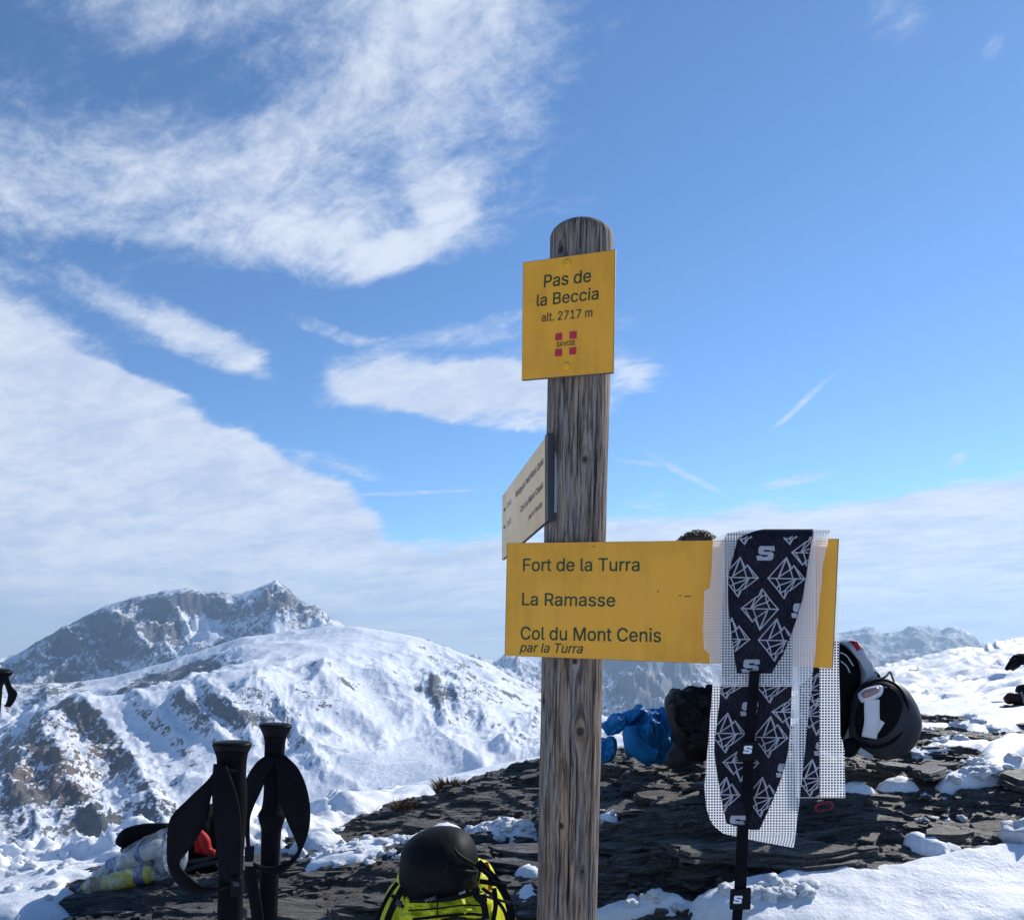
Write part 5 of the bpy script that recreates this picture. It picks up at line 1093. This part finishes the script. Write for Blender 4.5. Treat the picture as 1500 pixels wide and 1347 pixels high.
    for i in range(900):
        th, ph = rnd.uniform(0, 2 * math.pi), math.acos(rnd.uniform(-0.15, 1)); q = Vector((math.cos(th) * math.sin(ph), math.sin(th) * math.sin(ph), math.cos(ph)))
        if q.z < -0.1 + 0.75 * max(0, -q.x): continue
        p = c + Vector((q.x * 0.104, q.y * 0.082, q.z * 0.125)); t = Vector((rnd.gauss(0.2, 0.6), rnd.gauss(0, 0.6), rnd.gauss(0.0, 0.4))); t = (t - q * t.dot(q)).normalized(); sd = t.cross(q) * 0.0022
        L = rnd.uniform(0.02, 0.045); n = len(V); a = p - q * 0.004; b = p + t * L * 0.5 + q * 0.010; e = p + t * L + q * rnd.uniform(0, 0.008)
        V += [tuple(a - sd), tuple(a + sd), tuple(b - sd), tuple(b + sd), tuple(e)]; Tq += [(n, n + 1, n + 3), (n, n + 3, n + 2), (n + 2, n + 3, n + 4)]
    link('locks', mesh_np('locks', np.array(V), None, Tq, mat=M['hair']), hr)['kind'] = 'stuff'
    # black bundle at the knees (down jacket over the legs)
    link('jacket_over_knees', pillow('jacket_over_knees', [(976, 1040), (974, 1026), (984, 1012), (1000, 1006), (1030, 1004), (1060, 1008), (1070, 1040), (1060, 1085), (1035, 1112), (1006, 1108), (986, 1075)], y - 0.13, 0.22, M['black_nylon'], 0.055, 13, 4, 2.6), per)
M['boot_grey'] = mat_cloth('boot_grey', (0.016, 0.016, 0.019), 0.6, 0.3, 40, 0.2)
build_person()

# ---------------------------------------------------------------- loose stones, slabs, snow clods, dry grass
def slab_mesh(seed):
    """flat piece of schist: three or four thin leaves, each with its own broken edge"""
    rnd = random.Random(seed); n = rnd.randint(8, 12); bm = bmesh.new(); leaves = rnd.randint(2, 4); z = -0.5
    base = [rnd.uniform(0.7, 1.0) for k in range(n)]; tx, ty = rnd.uniform(-0.2, 0.2), rnd.uniform(-0.2, 0.2)
    for l in range(leaves):
        t = 1.0 / leaves * rnd.uniform(0.8, 1.2); ox, oy, sc = rnd.uniform(-0.14, 0.14), rnd.uniform(-0.14, 0.14), 1.0 - 0.10 * l * rnd.random()
        ring = [((ox + math.cos(2 * math.pi * (k + rnd.uniform(-0.25, 0.25)) / n) * base[k] * sc * rnd.uniform(0.86, 1.08)), (oy + math.sin(2 * math.pi * k / n) * base[k] * sc * rnd.uniform(0.86, 1.08))) for k in range(n)]
        lo = [bm.verts.new((x, y, z + tx * x + ty * y)) for x, y in ring]; hi = [bm.verts.new((x * 0.97, y * 0.97, z + t * rnd.uniform(0.8, 1.1) + tx * x + ty * y)) for x, y in ring]
        for k in range(n): bm.faces.new((lo[k], lo[(k + 1) % n], hi[(k + 1) % n], hi[k]))
        bm.faces.new(hi); bm.faces.new(lo[::-1]); z += t * 0.98
    return bm_mesh('stone', bm, M['rock'])
def clod_mesh(seed):
    bm = bmesh.new(); bmesh.ops.create_icosphere(bm, subdivisions=3, radius=1.0); V = np.array([v.co[:] for v in bm.verts])
    d = fbm(V[:, 0] * 1.3 + seed * 7, V[:, 1] * 1.3 + V[:, 2] * 1.1, 3) * 0.8 - np.abs(fbm(V[:, 0] * 2.2 + seed, V[:, 2] * 2.2 + V[:, 1] * 2, 3)) * 0.5 + fbm(V[:, 0] * 6 + seed, V[:, 2] * 6 + V[:, 1] * 5, 3) * 0.2
    for v, k in zip(bm.verts, d): v.co *= 1 + k
    return bm_mesh('snow_clod', bm, M['snow'], True)
def to_ground(px, row):
    """walk along the view ray until it meets the ridge"""
    ys = np.linspace(1.9, 9, 900); x = (px - CX) / F * ys; z = CZ + (CY - row) / F * ys; b = base_z(x, ys); k = np.argmax(b > z)
    return float(x[k]), float(ys[k])
def build_debris():
    rnd = random.Random(11); slabs = [slab_mesh(i) for i in range(14)]; clods = [clod_mesh(i) for i in range(10)]
    cnt = 0
    while cnt < 290:
        px, row = rnd.uniform(-20, 1540), rnd.uniform(1120, 1346)
        if row < np.interp(px, [0, 110, 440, 620, 790, 900, 1500], [1345, 1305, 1252, 1172, 1132, 1122, 1075]): continue
        x, y = to_ground(px, row)
        if snow_t(np.array([x]), np.array([y]), np.array([base_z(x, y)]))[0] > -0.3: continue
        big = rnd.random() < 0.20; s = rnd.uniform(0.05, 0.15) if big else rnd.uniform(0.010, 0.04)
        o = bpy.data.objects.new('stone', slabs[rnd.randrange(14)]); COL.objects.link(o); o.parent = RIDGE
        t = rnd.uniform(0.018, 0.045) if big else s * rnd.uniform(0.35, 0.8)
        o.scale = (s * (rnd.uniform(1.2, 2.6) if big else rnd.uniform(0.9, 1.6)), s * rnd.uniform(0.45, 0.85), t); z = float(rock_z(np.array([x]), np.array([y]))[0])
        o.location = (x, y, z - t * 0.12 if big else z + t * 0.2); o.rotation_euler = (rnd.gauss(0.10, 0.10), rnd.gauss(0.02, 0.08), rnd.gauss(0, 0.5) if big else rnd.uniform(0, 6)); cnt += 1
    # crumbled chips between the slabs: too many to count
    V, Q = [], []
    g = np.random.RandomState(5); n = 5200; gx = g.uniform(-2.6, 3.4, n); gy = g.uniform(2.25, 5.0, n) ; gz = rock_z(gx, gy); bz = base_z(gx, gy); keep = snow_t(gx, gy, bz) < -0.2; dens = fbm(gx * 1.2 + 9, gy * 2.0, 3) > -0.12
    for x, y, z in zip(gx[keep & dens], gy[keep & dens], gz[keep & dens]):
        s = g.uniform(0.004, 0.016); a = g.uniform(0, 6.28); ca, sa = math.cos(a), math.sin(a); i = len(V); lx, ly, lz = s * g.uniform(1, 1.9), s * g.uniform(0.6, 1), s * g.uniform(0.3, 0.8)
        for k, (u, v, w) in enumerate(((-1, -1, -1), (1, -1, -1), (1, 1, -1), (-1, 1, -1), (-1, -1, 1), (1, -1, 1), (1, 1, 1), (-1, 1, 1))):
            j = g.uniform(0.6, 1.1, 3); X, Y = u * lx * j[0], v * ly * j[1]; V.append((x + X * ca - Y * sa, y + X * sa + Y * ca, z + lz * 0.5 + w * lz * j[2]))
        Q += [(i, i + 3, i + 2, i + 1), (i + 4, i + 5, i + 6, i + 7), (i, i + 1, i + 5, i + 4), (i + 1, i + 2, i + 6, i + 5), (i + 2, i + 3, i + 7, i + 6), (i + 3, i, i + 4, i + 7)]
    link('gravel', mesh_np('gravel', np.array(V), Q, smooth=False, mat=M['rock']), RIDGE)['kind'] = 'stuff'
    # scattered snow clods: column, row, spread, count, size
    for cx, cy, sx, sy, n, s0, s1 in ((520, 1250, 75, 16, 46, 0.008, 0.028), (600, 1238, 45, 14, 16, 0.008, 0.022), (735, 1224, 48, 8, 22, 0.012, 0.03), (450, 1268, 40, 12, 10, 0.008, 0.02), (1130, 1330, 60, 14, 22, 0.015, 0.035), (1430, 1140, 60, 14, 20, 0.015, 0.035), (1400, 1085, 70, 18, 18, 0.012, 0.04), (950, 1335, 60, 12, 14, 0.01, 0.024), (40, 1300, 50, 18, 14, 0.012, 0.03), (1360, 1180, 60, 20, 10, 0.008, 0.02), (1130, 1215, 90, 14, 10, 0.006, 0.014), (880, 1200, 20, 8, 6, 0.01, 0.02)):
        for k in range(n):
            px, row = rnd.gauss(cx, sx * 0.55), rnd.gauss(cy, sy * 0.55); x, y = to_ground(px, row)
            s = rnd.uniform(s0, s1); o = bpy.data.objects.new('snow_clod', clods[rnd.randrange(10)]); COL.objects.link(o); o.parent = SNOWF
            o.scale = (s * rnd.uniform(0.9, 1.4), s, s * rnd.uniform(0.55, 0.9)); o.rotation_euler = (0, 0, rnd.uniform(0, 6)); o.location = (x, y, ground_at(x, y) + s * 0.05)
    for px, row, yy, s in ((1494, 1219, 2.62, (0.062, 0.075, 0.05)), (1338, 1104, 3.45, (0.035, 0.05, 0.022)), (497, 1214, 3.9, (0.05, 0.05, 0.012)), (440, 1266, 3.2, (0.02, 0.02, 0.022)), (1382, 1244, 2.6, (0.05, 0.06, 0.022))):
        o = bpy.data.objects.new('snow_clod', clods[rnd.randrange(10)]); COL.objects.link(o); o.parent = SNOWF; p = W(px, row, yy); o.location = p; o.scale = s
    # dry grass tufts on the crest
    for px, row, yy, n, hh in ((657, 1162, 4.22, 420, 0.095), (672, 1164, 4.2, 260, 0.07), (593, 1184, 4.0, 240, 0.06)):
        p = W(px, row, yy); gz = ground_at(p.x, p.y); V, T = [], []
        for k in range(n):
            a = rnd.uniform(0, 6.28); r = rnd.uniform(0, 0.045) ; b0 = Vector((p.x + math.cos(a) * r * 1.4, p.y + math.sin(a) * r, gz - 0.01)); d = Vector((math.cos(a) * rnd.uniform(0.1, 0.8), math.sin(a) * rnd.uniform(0.1, 0.8), 1)).normalized(); L = hh * rnd.uniform(0.5, 1.25); sd = Vector((rnd.uniform(-1, 1), rnd.uniform(-1, 1), 0)).normalized() * 0.0022
            i = len(V); m_ = b0 + d * L * 0.6; e = b0 + d * L + Vector((d.x, d.y, -0.5)) * L * 0.25; V += [tuple(b0 - sd), tuple(b0 + sd), tuple(m_ - sd), tuple(m_ + sd), tuple(e)]; T += [(i, i + 1, i + 3), (i, i + 3, i + 2), (i + 2, i + 3, i + 4)]
        t = thing('grass_tuft', (p.x, p.y, gz), {657: 'larger brown tuft of dry grass on the rocky crest', 672: 'low brown tuft of dry grass just right of the larger tuft', 593: 'small brown tuft of dry grass farther left on the crest'}[px], 'grass tuft', 'dry grass tufts on the crest')
        link('blades', mesh_np('blades', np.array(V), None, T, mat=M['dry_grass']), t)
build_debris()

# ---------------------------------------------------------------- the air
def build_haze():
    bm = bmesh.new(); bmesh.ops.create_cube(bm, size=1.0)
    lo, hi = -1400.0, MTOP[0] + 25.0
    for v in bm.verts: v.co = Vector((v.co.x * 30400, v.co.y * 30400, (lo + hi) / 2 + v.co.z * (hi - lo)))
    me = bpy.data.meshes.new('haze'); bm.to_mesh(me); bm.free()
    m = bpy.data.materials.new('haze'); m.use_nodes = True; t = NT(m.node_tree); t.n.clear()
    v = t.node('ShaderNodeVolumePrincipled'); v.inputs['Color'].default_value = (0.50, 0.72, 1.0, 1); v.inputs['Density'].default_value = HAZE; v.inputs['Anisotropy'].default_value = 0.3
    o = t.node('ShaderNodeOutputMaterial'); t.l.new(v.outputs[0], o.inputs['Volume'])
    me.materials.append(m); link('haze', me, kind='stuff', label='thin bluish air in front of the far mountains')
HAZE = 0.000065
build_haze()
